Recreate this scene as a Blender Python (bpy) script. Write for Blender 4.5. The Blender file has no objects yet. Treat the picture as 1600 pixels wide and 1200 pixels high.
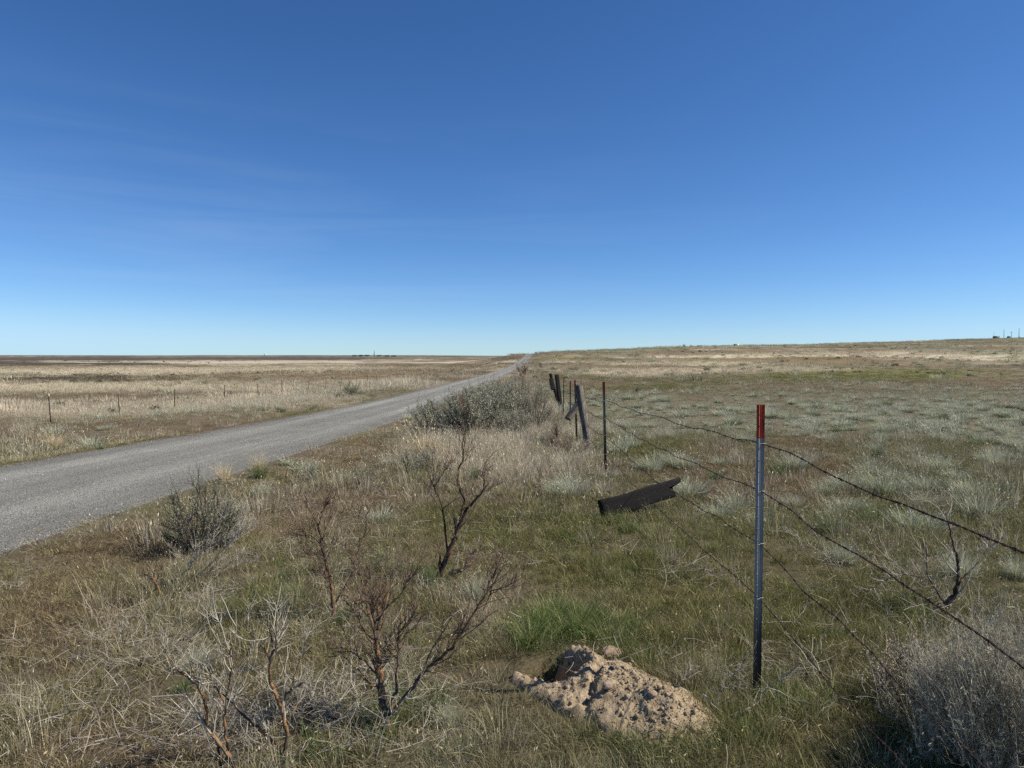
import bpy, math, random
import numpy as np
from mathutils import Vector, Matrix, Euler

random.seed(7)
rng = np.random.default_rng(7)
S = bpy.context.scene
C = S.collection

# ------------------------------------------------------------------ camera, light, exposure
F_PX = 1110.0                       # focal length in pixels of the 1600-wide photograph
CAM_H = 1.61
YAW = math.atan(35 / F_PX)          # the road runs along +Y, the camera looks a little to its left
PITCH = math.atan(44 / F_PX)
cam_d = bpy.data.cameras.new('camera')
cam_d.sensor_width = 36.0
cam_d.lens = 36.0 * F_PX / 1600
cam_d.clip_start = 0.05
cam_d.clip_end = 40000
cam = bpy.data.objects.new('camera', cam_d)
C.objects.link(cam)
cam.location = (0, 0, CAM_H)
cam.rotation_euler = (math.pi / 2 - PITCH, 0, YAW)
S.camera = cam
CAMR = np.array(Euler(cam.rotation_euler).to_matrix())

SUN_AZ, SUN_EL = math.radians(92), math.radians(45)     # azimuth clockwise from +Y
W = bpy.data.worlds.new('World')
S.world = W
W.use_nodes = True
wn = W.node_tree.nodes
wl = W.node_tree.links
wn.clear()
sky = wn.new('ShaderNodeTexSky')
sky.sky_type = 'NISHITA'
sky.sun_disc = False
sky.sun_elevation = SUN_EL
sky.sun_rotation = SUN_AZ
sky.altitude = 2500
sky.air_density = 1.0
sky.dust_density = 0.0
sky.ozone_density = 3.0
bg = wn.new('ShaderNodeBackground')
bg.inputs['Strength'].default_value = 0.070
wo = wn.new('ShaderNodeOutputWorld')
# thin, barely visible cirrus streaks low in the sky
tcw = wn.new('ShaderNodeTexCoord')
mpw = wn.new('ShaderNodeMapping')
mpw.inputs['Scale'].default_value = (1.6, 1.6, 17.0)
mpw.inputs['Rotation'].default_value = (0.06, -0.10, 0.3)
nzw = wn.new('ShaderNodeTexNoise')
nzw.inputs['Scale'].default_value = 1.6
nzw.inputs['Detail'].default_value = 7
nzw.inputs['Roughness'].default_value = 0.55
nzw.inputs['Distortion'].default_value = 0.6
rpw = wn.new('ShaderNodeMapRange')
rpw.inputs['From Min'].default_value = 0.46
rpw.inputs['From Max'].default_value = 0.72
rpw.inputs['To Max'].default_value = 0.10
mxw = wn.new('ShaderNodeMix')
mxw.data_type = 'RGBA'
mxw.inputs[7].default_value = (5.2, 6.6, 8.6, 1)
wl.new(tcw.outputs['Generated'], mpw.inputs['Vector'])
wl.new(mpw.outputs['Vector'], nzw.inputs['Vector'])
wl.new(nzw.outputs['Fac'], rpw.inputs['Value'])
szw = wn.new('ShaderNodeSeparateXYZ'); wl.new(tcw.outputs['Generated'], szw.inputs[0])
lowm = wn.new('ShaderNodeMapRange'); lowm.inputs['From Min'].default_value = 0.34; lowm.inputs['From Max'].default_value = 0.16
wl.new(szw.outputs[2], lowm.inputs['Value'])
lfm = wn.new('ShaderNodeMapRange'); lfm.inputs['From Min'].default_value = 0.35; lfm.inputs['From Max'].default_value = -0.35; lfm.inputs['To Min'].default_value = 0.15
wl.new(szw.outputs[0], lfm.inputs['Value'])
mm1 = wn.new('ShaderNodeMath'); mm1.operation = 'MULTIPLY'; mm2 = wn.new('ShaderNodeMath'); mm2.operation = 'MULTIPLY'
wl.new(rpw.outputs['Result'], mm1.inputs[0]); wl.new(lowm.outputs[0], mm1.inputs[1]); wl.new(mm1.outputs[0], mm2.inputs[0]); wl.new(lfm.outputs[0], mm2.inputs[1])
wl.new(mm2.outputs[0], mxw.inputs[0])
# the clear deep blue of dry high-desert air: a contrast curve per channel over the whole sky
sepw = wn.new('ShaderNodeSeparateColor'); cmbw = wn.new('ShaderNodeCombineColor')
wl.new(sky.outputs['Color'], sepw.inputs[0])
for ch, (pw, gn, cap) in enumerate(((1.25, .95, .52), (1.10, 1.05, .78), (1.02, 1.27, 1.02))):
    m0 = wn.new('ShaderNodeMath'); m0.operation = 'MULTIPLY'; m0.inputs[1].default_value = 0.1
    m1 = wn.new('ShaderNodeMath'); m1.operation = 'POWER'; m1.inputs[1].default_value = pw
    m2 = wn.new('ShaderNodeMath'); m2.operation = 'MULTIPLY'; m2.inputs[1].default_value = gn
    m3 = wn.new('ShaderNodeMath'); m3.operation = 'SMOOTH_MIN'; m3.inputs[1].default_value = cap; m3.inputs[2].default_value = .22
    m4 = wn.new('ShaderNodeMath'); m4.operation = 'MULTIPLY'; m4.inputs[1].default_value = 10
    wl.new(sepw.outputs[ch], m0.inputs[0]); wl.new(m0.outputs[0], m1.inputs[0]); wl.new(m1.outputs[0], m2.inputs[0]); wl.new(m2.outputs[0], m3.inputs[0]); wl.new(m3.outputs[0], m4.inputs[0]); wl.new(m4.outputs[0], cmbw.inputs[ch])
wl.new(cmbw.outputs[0], mxw.inputs[6])
wl.new(mxw.outputs[2], bg.inputs['Color'])
wl.new(bg.outputs[0], wo.inputs['Surface'])

sd = bpy.data.lights.new('sun', 'SUN')
sd.energy = 4.4
sd.angle = math.radians(0.53)
sd.color = (1.0, 0.95, 0.85)
sun = bpy.data.objects.new('sun', sd)
C.objects.link(sun)
to_sun = Vector((math.sin(SUN_AZ) * math.cos(SUN_EL), math.cos(SUN_AZ) * math.cos(SUN_EL), math.sin(SUN_EL)))
sun.rotation_euler = to_sun.to_track_quat('Z', 'Y').to_euler()
sun.location = (20, 10, 30)

S.view_settings.view_transform = 'Standard'
S.view_settings.look = 'None'
S.view_settings.exposure = 0.515
S.view_settings.gamma = 1.0
S.view_settings.use_curve_mapping = False
S.render.engine = 'CYCLES'
S.cycles.max_bounces = 6
S.cycles.diffuse_bounces = 3
S.cycles.transparent_max_bounces = 8
S.cycles.use_denoising = False

# ------------------------------------------------------------------ noise and terrain
def vnoise(x, y, seed=0):
    xi = np.floor(x); yi = np.floor(y)
    fx = x - xi; fy = y - yi
    fx = fx * fx * fx * (fx * (fx * 6 - 15) + 10)
    fy = fy * fy * fy * (fy * (fy * 6 - 15) + 10)
    def h(a, b):
        v = np.sin(a * 127.1 + b * 311.7 + seed * 74.7) * 43758.5453
        return v - np.floor(v)
    return (h(xi, yi) * (1 - fx) + h(xi + 1, yi) * fx) * (1 - fy) + (h(xi, yi + 1) * (1 - fx) + h(xi + 1, yi + 1) * fx) * fy

def fbm(x, y, octs, seed=0, gain=0.5):
    s = 0; a = 1; n = 0
    for i in range(octs):
        c, q = math.cos(0.7 * i), math.sin(0.7 * i)
        s = s + a * vnoise((x * c - y * q) * 2 ** i + 13.3 * i, (x * q + y * c) * 2 ** i - 7.1 * i, seed + i)
        n += a; a *= gain
    return s / n

def sst(a, b, x):
    t = np.clip((x - a) / (b - a), 0, 1)
    return t * t * (3 - 2 * t)

_ly = np.linspace(math.log(1), math.log(20000), 3000)
def table(pts):
    ys = np.array([p[0] for p in pts], float); zs = np.array([p[1] for p in pts], float)
    z = np.interp(_ly, np.log(ys + 3), zs)
    k = np.hanning(161); k /= k.sum()
    return np.convolve(np.pad(z, 80, mode='edge'), k, mode='valid')
P_T = table([(0, 0), (6, -.05), (10.7, -.16), (15.9, -.31), (26, -.58), (41, -.84), (73, -1.10), (100, -1.32), (189, -1.25), (260, .2), (340, 2.6), (500, 2.0), (1000, 1.5)])
L_T = table([(0, 0), (6, -.05), (10.7, -.16), (15.9, -.31), (26, -.58), (41, -.84), (73, -1.10), (100, -1.4), (189, -1.9), (400, -3.5), (800, -6.0), (1500, -6.5), (3000, -4.5), (5000, 0.5), (8000, 5.5), (20000, 5.5)])
def prof(T, y):
    return np.interp(np.log(np.maximum(y, 0) + 3), _ly, T)

ROAD_HW = 2.12
def road_cx(y):
    return -6.55 + 3.6 * sst(60, 330, y) + 2.0 * sst(200, 600, y)

MOUND_C = (0.355, 3.44)
def terrain(x, y, fine=True):
    x = np.asarray(x, float); y = np.asarray(y, float)
    r = np.hypot(x, y)
    t = x / np.maximum(y, 60)
    P = prof(P_T, y); L = prof(L_T, y)
    wr = sst(-0.13, -0.01, t)
    zc = P * wr + L * (1 - wr)
    E = np.interp(t, [-0.02, 0, .15, .22, .37, .51, .63, .69, 1.2], [.003, .0040, .0098, .0124, .0158, .0200, .0243, .0262, .033])
    yc = np.interp(t, [0, .22, .69, 1.2], [350, 450, 830, 900])
    ztop = CAM_H + E * yc
    right = sst(-0.02, 0.03, t)
    s = sst(60, 1, yc * 0 + 60) + np.clip((y - 110) / (yc - 110), 0, 1) ** 1.5
    zr = np.where(y < 110, P, P + (ztop - P) * np.clip(s, 0, 1))
    zr = zr - np.clip(y - yc, 0, 4000) * 0.001
    z = zc * (1 - right) + zr * right
    z = z - 1.15 * sst(9.5, 27, -x) * np.clip(y / 30, 0.2, 1) * (1 - sst(1500, 5000, r)) - 1.6 * sst(25, 160, -x) * (1 - sst(1500, 5000, r))
    far = sst(150, 900, r)
    left = 1 - sst(-0.16, -0.02, t)
    z = z + left * far * ((fbm(x / 420, y / 300, 3, 3) - .5) * 7 + (fbm(x / 1500, y / 900, 2, 9) - .5) * 12 * sst(1500, 4000, r))
    z = z + (1 - left) * sst(120, 400, r) * (fbm(x / 70, y / 60, 3, 5) - .5) * 1.1
    dr = np.abs(x - road_cx(y)) - ROAD_HW
    off = sst(0.2, 2.2, dr)
    z = z + off * (fbm(x / 9, y / 9, 2, 21) - .5) * .22 * sst(4, 20, r)
    if fine:
        z = z + off * ((fbm(x / 1.3, y / 1.3, 3, 31) - .5) * .09)
    z = z - 0.10 * sst(0.1, 1.0, dr) * (1 - sst(1.2, 3.0, dr))
    return z

def inv_mound(x, y):
    """local mound coordinates: a runs along the heap (from the burrow to the spill), b across it"""
    dx, dy = x - MOUND_C[0], y - MOUND_C[1]
    ang = math.radians(-46)
    ca, sa = math.cos(ang), math.sin(ang)
    return dx * ca + dy * sa, -dx * sa + dy * ca

def ground_z(x, y):
    z = terrain(x, y)
    dr = np.abs(x - road_cx(y)) - ROAD_HW
    z = z - 0.07 * (1 - sst(-0.35, -0.05, dr))
    a, b = inv_mound(np.asarray(x, float), np.asarray(y, float))
    e = (a / .52) ** 2 + (b / .24) ** 2
    z = z - 0.40 * (1 - sst(.30, .66, e))
    z = z - 0.45 * (1 - sst(.7, 1.5, ((a + .325) / .13) ** 4 + ((b + .02) / .125) ** 4))
    return z

def gz(x, y):
    return float(terrain(np.array([x]), np.array([y]))[0])

def project(x, y, z):
    p = np.stack([x, y, z - CAM_H], -1) @ CAMR
    d = np.maximum(-p[..., 2], 1e-6)
    return 800 + F_PX * p[..., 0] / d, 600 - F_PX * p[..., 1] / d, -p[..., 2]

def at(u, v, dist=None, y=None):
    """a pixel of the photograph as a point: on the ground, or at a given forward distance y"""
    d = CAMR @ np.array([(u - 800) / F_PX, (600 - v) / F_PX, -1.0])
    if y is not None:
        k = y / d[1]
        return Vector((d[0] * k, y, CAM_H + d[2] * k))
    ts = np.geomspace(1.2, 9000, 6000)
    px, py, pz = d[0] * ts, d[1] * ts, CAM_H + d[2] * ts
    g = terrain(px, py)
    i = np.argmax(pz < g)
    return Vector((px[i], py[i], g[i]))

# ------------------------------------------------------------------ where the colours of the plants lie
CLS = np.array([
    (0.172, 0.172, 0.050),    # olive
    (0.228, 0.166, 0.094),    # brown
    (0.600, 0.510, 0.360),    # straw
    (0.325, 0.325, 0.205),    # grey green
    (0.120, 0.180, 0.040),    # green
    (0.095, 0.072, 0.045)])   # dark
OL, BR, ST, GG, GN, DK = range(6)
PATCH = [  # u, v, half width, half height, class, weight
    (60, 640, 200, 10, ST, 2.2), (330, 632, 200, 9, ST, 1.9), (110, 622, 180, 7, BR, 2.4), (520, 625, 120, 9, ST, 1.7),
    (100, 606, 260, 4, ST, 1.9), (430, 608, 140, 5, ST, 1.4), (640, 600, 80, 6, ST, 1.4), (110, 592, 320, 5, DK, 1.5),
    (160, 581, 260, 4, ST, 1.6), (480, 592, 200, 4.5, BR, 2.0), (640, 583, 120, 3, BR, 1.6), (420, 578, 240, 3, ST, 1.4),
    (150, 672, 200, 14, BR, 1.6), (330, 662, 130, 8, BR, 1.2), (560, 628, 90, 5, OL, 1.6), (450, 645, 80, 8, OL, 1.2),
    (200, 561, 500, 3.5, DK, 1.6), (60, 568, 200, 2.5, DK, 1.3), (300, 566, 200, 2, ST, 1.0), (560, 566, 200, 3, ST, 1.4), (700, 573, 90, 4, BR, 1.2), (120, 560, 260, 2, DK, 1.0), (460, 560, 180, 2.5, DK, 1.4), (700, 562, 120, 3, BR, 1.0),
    (980, 583, 130, 6, ST, 1.6), (900, 600, 60, 5, BR, 1.5), (1000, 605, 120, 5, OL, 1.5), (1080, 569, 120, 2.5, ST, 1.6), (960, 572, 120, 3, BR, 1.4), (1300, 590, 200, 9, OL, 2.2), (1450, 585, 120, 6, OL, 1.2),
    (1220, 577, 120, 3, ST, .6), (1480, 572, 160, 3, ST, .4), (1150, 561, 260, 2.5, OL, 1.3), (1400, 566, 200, 2.5, BR, 1.0), (1250, 564, 180, 3, BR, 1.2), (1550, 600, 90, 6, BR, 1.2), (1300, 550, 300, 3, BR, .8), (1350, 556, 260, 2, ST, .8), (1050, 558, 160, 3, ST, 1.0), (1050, 551, 160, 3, BR, .8),
    (1250, 640, 380, 22, GG, 1.6), (1450, 670, 200, 20, GG, 1.2), (1000, 650, 90, 12, GG, 1.4), (1180, 720, 160, 30, BR, 1.4), (1150, 770, 130, 25, BR, 1.3), (1290, 690, 150, 12, BR, 1.2), (1010, 700, 90, 20, OL, 1.2), (1230, 760, 150, 30, BR, .8),
    (790, 715, 110, 25, ST, 2.6), (660, 700, 60, 15, ST, 1.6), (860, 680, 60, 14, ST, 1.3), (830, 750, 120, 18, ST, 1.0), (900, 720, 60, 20, ST, .9), (1060, 690, 60, 25, GG, .8), (860, 640, 40, 10, ST, 1.2),
    (540, 720, 90, 25, BR, 1.0), (200, 850, 160, 30, BR, 2.0), (60, 980, 150, 70, BR, 1.8), (430, 820, 140, 30, BR, 1.4), (150, 1180, 150, 40, BR, 1.6), (560, 790, 150, 30, BR, .9), (250, 900, 120, 20, BR, 1.0),
    (410, 940, 100, 50, GN, 1.2), (640, 1000, 130, 60, GN, 1.0), (330, 990, 60, 25, OL, 1.2), (770, 820, 120, 30, OL, 1.4), (900, 870, 150, 40, OL, 1.0), (600, 1150, 150, 60, GN, .8), (880, 985, 75, 22, GN, 3.0), (970, 830, 60, 16, GN, 1.2),
    (1030, 1160, 110, 25, GN, 1.0), (1420, 960, 70, 40, GN, 1.2), (1250, 950, 120, 60, OL, 1.2), (1000, 900, 140, 40, OL, 1.0), (1100, 1000, 100, 50, OL, .8), (700, 1170, 60, 40, GG, .8), (760, 950, 60, 50, ST, .8), (780, 900, 60, 40, ST, .5), (280, 1010, 60, 20, ST, .6),
    (560, 660, 60, 10, BR, .9), (1560, 690, 90, 14, GN, .8), (1400, 800, 160, 30, OL, .8), (230, 975, 120, 30, ST, .7), (1180, 1010, 60, 20, BR, .8), (1300, 1010, 60, 18, BR, .9), (940, 660, 40, 12, GG, 1.2)]

def veg(x, y, fine=1.0):
    """weights of the six vegetation colours at ground points"""
    z = terrain(x, y, False)
    u, v, d = project(x, y, z)
    inview = (d > 0.5)
    v = np.where(inview, v, 900)
    u = np.where(inview, u, 0)
    right = u > 835
    def tb(vs, l, r):
        return np.where(right, np.interp(v, vs, r), np.interp(v, vs, l))
    vs = [552, 560, 575, 610, 660, 720, 800, 1200]
    w = np.stack([
        tb(vs, [.2, .2, .4, .5, .8, .9, 1.2, 1.3], [.4, .4, .6, .9, .9, 1.1, 1.3, 1.6]),
        tb(vs, [1.0, 1.0, 1.1, .9, 1.0, 1.0, 1.1, 1.0], [1.0, 1.0, 1.0, .8, .8, 1.0, .9, .7]),
        tb(vs, [.7, .9, 1.1, 1.0, .6, .5, .2, .1], [.7, .75, .85, .6, .4, .2, .0, -.1]),
        tb(vs, [.7, .6, .5, .6, .6, .6, .6, .6], [.8, .8, .8, .9, 1.0, .8, .7, .6]),
        tb(vs, [-1, -1, -.6, -.3, 0, .1, .2, .5], [-1, -1, -.6, -.3, 0, .2, .3, .5]),
        tb(vs, [.9, .8, .8, .5, .3, .2, .2, .3], [.6, .6, .7, .4, .3, .3, .2, .3])], -1)
    warp = (fbm(x / 6, y / 6, 3, 77) - .5)
    for (pu, pv, ru, rv, c, k) in PATCH:
        jit = (fbm(u / 45 + pu, v / (rv * 1.2 + 2) + pv, 2, 5) - .5)
        g = np.exp(-(((u - pu) / ru) ** 2 + ((v - pv) / rv) ** 2) * 1.1 + jit * 2.0)
        w[..., c] += k * np.clip(g, 0, 1.3)
    for c in range(6):
        big = fbm(x / 45 + 5 * c, y / 45, 3, 11 * c + 1, .75) + (fbm(x / 260 + 5 * c, y / 160, 3, 11 * c + 3, .7) - .5) * 1.2 * sst(250, 900, np.hypot(x, y))
        sml = fbm(x / 2.6 + 9 * c, y / 2.6, 4, 11 * c + 7, .8)
        w[..., c] += 2.6 * (big - .5) * sst(15, 60, np.hypot(x, y)) + 2.3 * (sml - .5) * fine * (1 - .55 * sst(30, 120, np.hypot(x, y)))
    w = np.exp(w * (2.4 + 2.2 * sst(25, 90, np.hypot(x, y)))[..., None])
    return w / w.sum(-1, keepdims=True), u, v

# ------------------------------------------------------------------ mesh helpers
def new_obj(name, me, parent=None, loc=None):
    o = bpy.data.objects.new(name, me)
    C.objects.link(o)
    if parent: o.parent = parent
    if loc is not None: o.location = loc
    return o

def mesh_np(name, V, faces, mat=None, smooth=False, attrs=None):
    """faces: list of int arrays (n,3) or (n,4)"""
    me = bpy.data.meshes.new(name)
    V = np.asarray(V, np.float32)
    faces = [np.asarray(f, np.int32) for f in faces if len(f)]
    me.vertices.add(len(V)); me.vertices.foreach_set('co', V.ravel())
    nl = sum(f.size for f in faces); npoly = sum(len(f) for f in faces)
    me.loops.add(nl); me.polygons.add(npoly)
    me.loops.foreach_set('vertex_index', np.concatenate([f.ravel() for f in faces]))
    tot = np.concatenate([np.full(len(f), f.shape[1], np.int32) for f in faces])
    st = np.concatenate([[0], np.cumsum(tot)[:-1]]).astype(np.int32)
    me.polygons.foreach_set('loop_start', st)
    me.polygons.foreach_set('loop_total', tot)
    if smooth: me.polygons.foreach_set('use_smooth', np.ones(npoly, bool))
    for k, (typ, dat) in (attrs or {}).items():
        a = me.attributes.new(k, typ, 'POINT')
        dat = np.asarray(dat, np.float32)
        if typ == 'FLOAT_COLOR':
            if dat.shape[1] == 3: dat = np.concatenate([dat, np.ones((len(dat), 1), np.float32)], 1)
            a.data.foreach_set('color', dat.ravel())
        else:
            a.data.foreach_set('value', dat.ravel())
    me.update(calc_edges=True)
    if mat: me.materials.append(mat)
    return me

def tag(o, label=None, cat=None, group=None, kind=None):
    if label: o['label'] = label
    if cat: o['category'] = cat
    if group: o['group'] = group
    if kind: o['kind'] = kind
    return o

def empty(name, loc, rz=0.0):
    o = bpy.data.objects.new(name, None)
    C.objects.link(o)
    o.location = loc
    o.rotation_euler = (0, 0, rz)
    o.empty_display_size = .1
    return o

def copy_tree(o, parent=None):
    c = o.copy()
    C.objects.link(c)
    if parent: c.parent = parent
    for ch in list(o.children): copy_tree(ch, c)
    return c

class MB:
    """collects shapes into one mesh"""
    def __init__(s): s.V = []; s.Q = []; s.T = []; s.n = 0
    def add(s, V, Q=(), T=()):
        V = np.asarray(V, float)
        if len(Q): s.Q.append(np.asarray(Q, int) + s.n)
        if len(T): s.T.append(np.asarray(T, int) + s.n)
        s.V.append(V); s.n += len(V)
    def tube(s, pts, rad, sides=6, cap=True):
        pts = np.asarray([tuple(p) for p in pts], float)
        n = len(pts)
        rad = np.asarray(rad, float) if np.ndim(rad) else np.full(n, float(rad))
        tan = np.gradient(pts, axis=0)
        tan /= np.maximum(np.linalg.norm(tan, axis=1, keepdims=True), 1e-9)
        ref = np.array([0.31, 0.17, 0.93])
        if abs(tan[0] @ ref) > .9: ref = np.array([1., .1, 0])
        a = np.cross(tan, ref); a /= np.maximum(np.linalg.norm(a, axis=1, keepdims=True), 1e-9)
        b = np.cross(tan, a)
        th = np.arange(sides) * 2 * math.pi / sides
        V = pts[:, None] + rad[:, None, None] * (a[:, None] * np.cos(th)[None, :, None] + b[:, None] * np.sin(th)[None, :, None])
        V = V.reshape(-1, 3)
        i = np.arange(n - 1)[:, None] * sides; j = np.arange(sides)[None]; j2 = (j + 1) % sides
        Q = np.stack([i + j, i + j2, i + sides + j2, i + sides + j], -1).reshape(-1, 4)
        T = []
        if cap:
            V = np.vstack([V, pts[0], pts[-1]]); m = n * sides
            for k in range(sides):
                T.append((m, (k + 1) % sides, k)); T.append((m + 1, (n - 1) * sides + k, (n - 1) * sides + (k + 1) % sides))
        s.add(V, Q, T)
    def box(s, cx, cy, cz, sx, sy, sz, rot=None):
        V = np.array([(x, y, z) for x in (-.5, .5) for y in (-.5, .5) for z in (-.5, .5)]) * (sx, sy, sz)
        if rot is not None: V = V @ np.array(rot).T
        V = V + (cx, cy, cz)
        s.add(V, [(0, 1, 3, 2), (4, 6, 7, 5), (0, 4, 5, 1), (2, 3, 7, 6), (0, 2, 6, 4), (1, 5, 7, 3)])
    def extrude(s, prof2, z0, z1, cap=True):
        """outline (ccw, may be concave but star-shaped round its mean) swept up z"""
        p = np.asarray(prof2, float); n = len(p)
        V = np.vstack([np.c_[p, np.full(n, z0)], np.c_[p, np.full(n, z1)]])
        Q = [(i, (i + 1) % n, n + (i + 1) % n, n + i) for i in range(n)]
        s.add(V, Q)
    def mesh(s, name, mat, smooth=False, attrs=None):
        V = np.vstack(s.V)
        return mesh_np(name, V, [np.vstack(s.Q) if s.Q else np.zeros((0, 4), int), np.vstack(s.T) if s.T else np.zeros((0, 3), int)], mat, smooth, attrs)
    def build(s, name, mat, parent=None, smooth=False, loc=None):
        return new_obj(name, s.mesh(name, mat, smooth), parent, loc)

# ------------------------------------------------------------------ materials
def mat_new(name):
    m = bpy.data.materials.new(name)
    m.use_nodes = True
    nt = m.node_tree
    nt.nodes.clear()
    out = nt.nodes.new('ShaderNodeOutputMaterial')
    return m, nt, nt.nodes, nt.links, out

def ramp(nodes, stops, interp='LINEAR'):
    r = nodes.new('ShaderNodeValToRGB')
    r.color_ramp.interpolation = interp
    el = r.color_ramp.elements
    while len(el) < len(stops): el.new(0.5)
    for e, (p, c) in zip(el, stops):
        e.position = p
        e.color = (*c, 1) if len(c) == 3 else c
    return r

def noise(nt, scale, detail=4, rough=.5, vec=None, dist=0):
    n = nt.nodes.new('ShaderNodeTexNoise')
    n.inputs['Scale'].default_value = scale
    n.inputs['Detail'].default_value = detail
    n.inputs['Roughness'].default_value = rough
    n.inputs['Distortion'].default_value = dist
    if vec is not None: nt.links.new(vec, n.inputs['Vector'])
    return n

def mixc(nt, fac, a, b, mode='MIX'):
    m = nt.nodes.new('ShaderNodeMix'); m.data_type = 'RGBA'; m.blend_type = mode
    for sock, val in ((m.inputs[0], fac), (m.inputs[6], a), (m.inputs[7], b)):
        if hasattr(val, 'links'): nt.links.new(val, sock)
        elif isinstance(val, (int, float)): sock.default_value = val
        else: sock.default_value = (*val, 1)
    return m.outputs[2]

def math_n(nt, op, a, b=None, clamp=False):
    m = nt.nodes.new('ShaderNodeMath'); m.operation = op; m.use_clamp = clamp
    for i, v in enumerate((a, b)):
        if v is None: continue
        if hasattr(v, 'links'): nt.links.new(v, m.inputs[i])
        else: m.inputs[i].default_value = v
    return m.outputs[0]

def leaf_shader(nt, out, col, transl=.3, rough=.75, spec=.06):
    d = nt.nodes.new('ShaderNodeBsdfPrincipled')
    d.inputs['Roughness'].default_value = rough
    d.inputs['Specular IOR Level'].default_value = spec
    nt.links.new(col, d.inputs['Base Color'])
    t = nt.nodes.new('ShaderNodeBsdfTranslucent')
    nt.links.new(col, t.inputs['Color'])
    mx = nt.nodes.new('ShaderNodeMixShader')
    mx.inputs[0].default_value = transl
    nt.links.new(d.outputs[0], mx.inputs[1]); nt.links.new(t.outputs[0], mx.inputs[2])
    nt.links.new(mx.outputs[0], out.inputs['Surface'])

def attr(nt, name, typ='GEOMETRY'):
    a = nt.nodes.new('ShaderNodeAttribute'); a.attribute_name = name; a.attribute_type = typ
    return a

def grass_mat(name, fixed=None, straw=(.56, .49, .35), strawness=.35, gain=1.0):
    m, nt, N, L, out = mat_new(name)
    br = attr(nt, 'br').outputs['Fac']; bt = attr(nt, 'bt').outputs['Fac']
    if fixed is None:
        base = attr(nt, 'tint', 'INSTANCER').outputs['Color']
    else:
        geo = N.new('ShaderNodeNewGeometry')
        oi = N.new('ShaderNodeObjectInfo')
        rp = ramp(N, fixed)
        L.new(oi.outputs['Random'], rp.inputs[0])
        base = rp.outputs[0]
    # some blades are straw, most keep the colour of their patch, all vary in brightness
    f = N.new('ShaderNodeMapRange'); f.inputs['From Min'].default_value = 1 - strawness; f.inputs['From Max'].default_value = 1.0
    L.new(br, f.inputs['Value'])
    c = mixc(nt, f.outputs[0], base, straw)
    ft = math_n(nt, 'MULTIPLY', math_n(nt, 'POWER', bt, 2.0), .22)
    c = mixc(nt, ft, c, straw)
    sc = math_n(nt, 'FRACT', math_n(nt, 'MULTIPLY', br, 37.7))
    val = N.new('ShaderNodeMapRange'); val.inputs['To Min'].default_value = .5 * gain; val.inputs['To Max'].default_value = 1.45 * gain
    L.new(sc, val.inputs['Value'])
    vm = N.new('ShaderNodeVectorMath'); vm.operation = 'SCALE'
    L.new(c, vm.inputs[0]); L.new(val.outputs[0], vm.inputs['Scale'])
    leaf_shader(nt, out, vm.outputs[0], .28)
    return m

M_GRASS = grass_mat('grass_blades', None, (.56, .48, .27), .20, .93)
M_DRY = grass_mat('dry_grass_blades', None, (.62, .54, .40), .5)
M_TUSS = grass_mat('tussock_blades', [(0, (.36, .38, .24)), (.5, (.46, .46, .31)), (1, (.32, .35, .21))], (.74, .70, .54), .45)
M_TUSS_STRAW = grass_mat('straw_tussock_blades', [(0, (.62, .50, .29)), (1, (.52, .44, .29))], (.78, .64, .40), .6)
M_TUSS_GREEN = grass_mat('green_tussock_blades', [(0, (.09, .14, .04)), (1, (.11, .16, .05))], (.50, .46, .30), .22)


def soil_mat():
    m, nt, N, L, out = mat_new('ground_soil')
    geo = N.new('ShaderNodeNewGeometry')
    tint = attr(nt, 'tint').outputs['Color']
    n1 = noise(nt, 26, 8, .8, geo.outputs['Position'], .8)
    n2 = noise(nt, 60, 4, .7, geo.outputs['Position'])
    n3 = noise(nt, 0.35, 8, .75, geo.outputs['Position'])
    soil = ramp(N, [(.3, (.05, .036, .024)), (.52, (.105, .077, .05)), (.64, (.17, .13, .085)), (.8, (.30, .245, .17))])
    L.new(n1.outputs['Fac'], soil.inputs[0])
    far = attr(nt, 'far').outputs['Fac']
    f1 = N.new('ShaderNodeMapRange'); f1.inputs['From Min'].default_value = .42; f1.inputs['From Max'].default_value = .62
    L.new(n2.outputs['Fac'], f1.inputs['Value'])
    f2 = math_n(nt, 'MAXIMUM', math_n(nt, 'MULTIPLY', f1.outputs[0], .6), far)
    c = mixc(nt, f2, soil.outputs[0], tint)
    v = N.new('ShaderNodeMapRange'); v.inputs['From Min'].default_value = .3; v.inputs['From Max'].default_value = .7
    v.inputs['To Min'].default_value = .72; v.inputs['To Max'].default_value = 1.22
    L.new(n3.outputs['Fac'], v.inputs['Value'])
    vm = N.new('ShaderNodeVectorMath'); vm.operation = 'SCALE'
    L.new(c, vm.inputs[0]); L.new(v.outputs[0], vm.inputs['Scale'])
    p = N.new('ShaderNodeBsdfPrincipled'); p.inputs['Roughness'].default_value = .95; p.inputs['Specular IOR Level'].default_value = .1
    L.new(vm.outputs[0], p.inputs['Base Color'])
    b = N.new('ShaderNodeBump'); b.inputs['Distance'].default_value = .03; b.inputs['Strength'].default_value = .8
    L.new(n1.outputs['Fac'], b.inputs['Height']); L.new(b.outputs[0], p.inputs['Normal'])
    L.new(p.outputs[0], out.inputs['Surface'])
    return m
M_SOIL = soil_mat()

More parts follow.
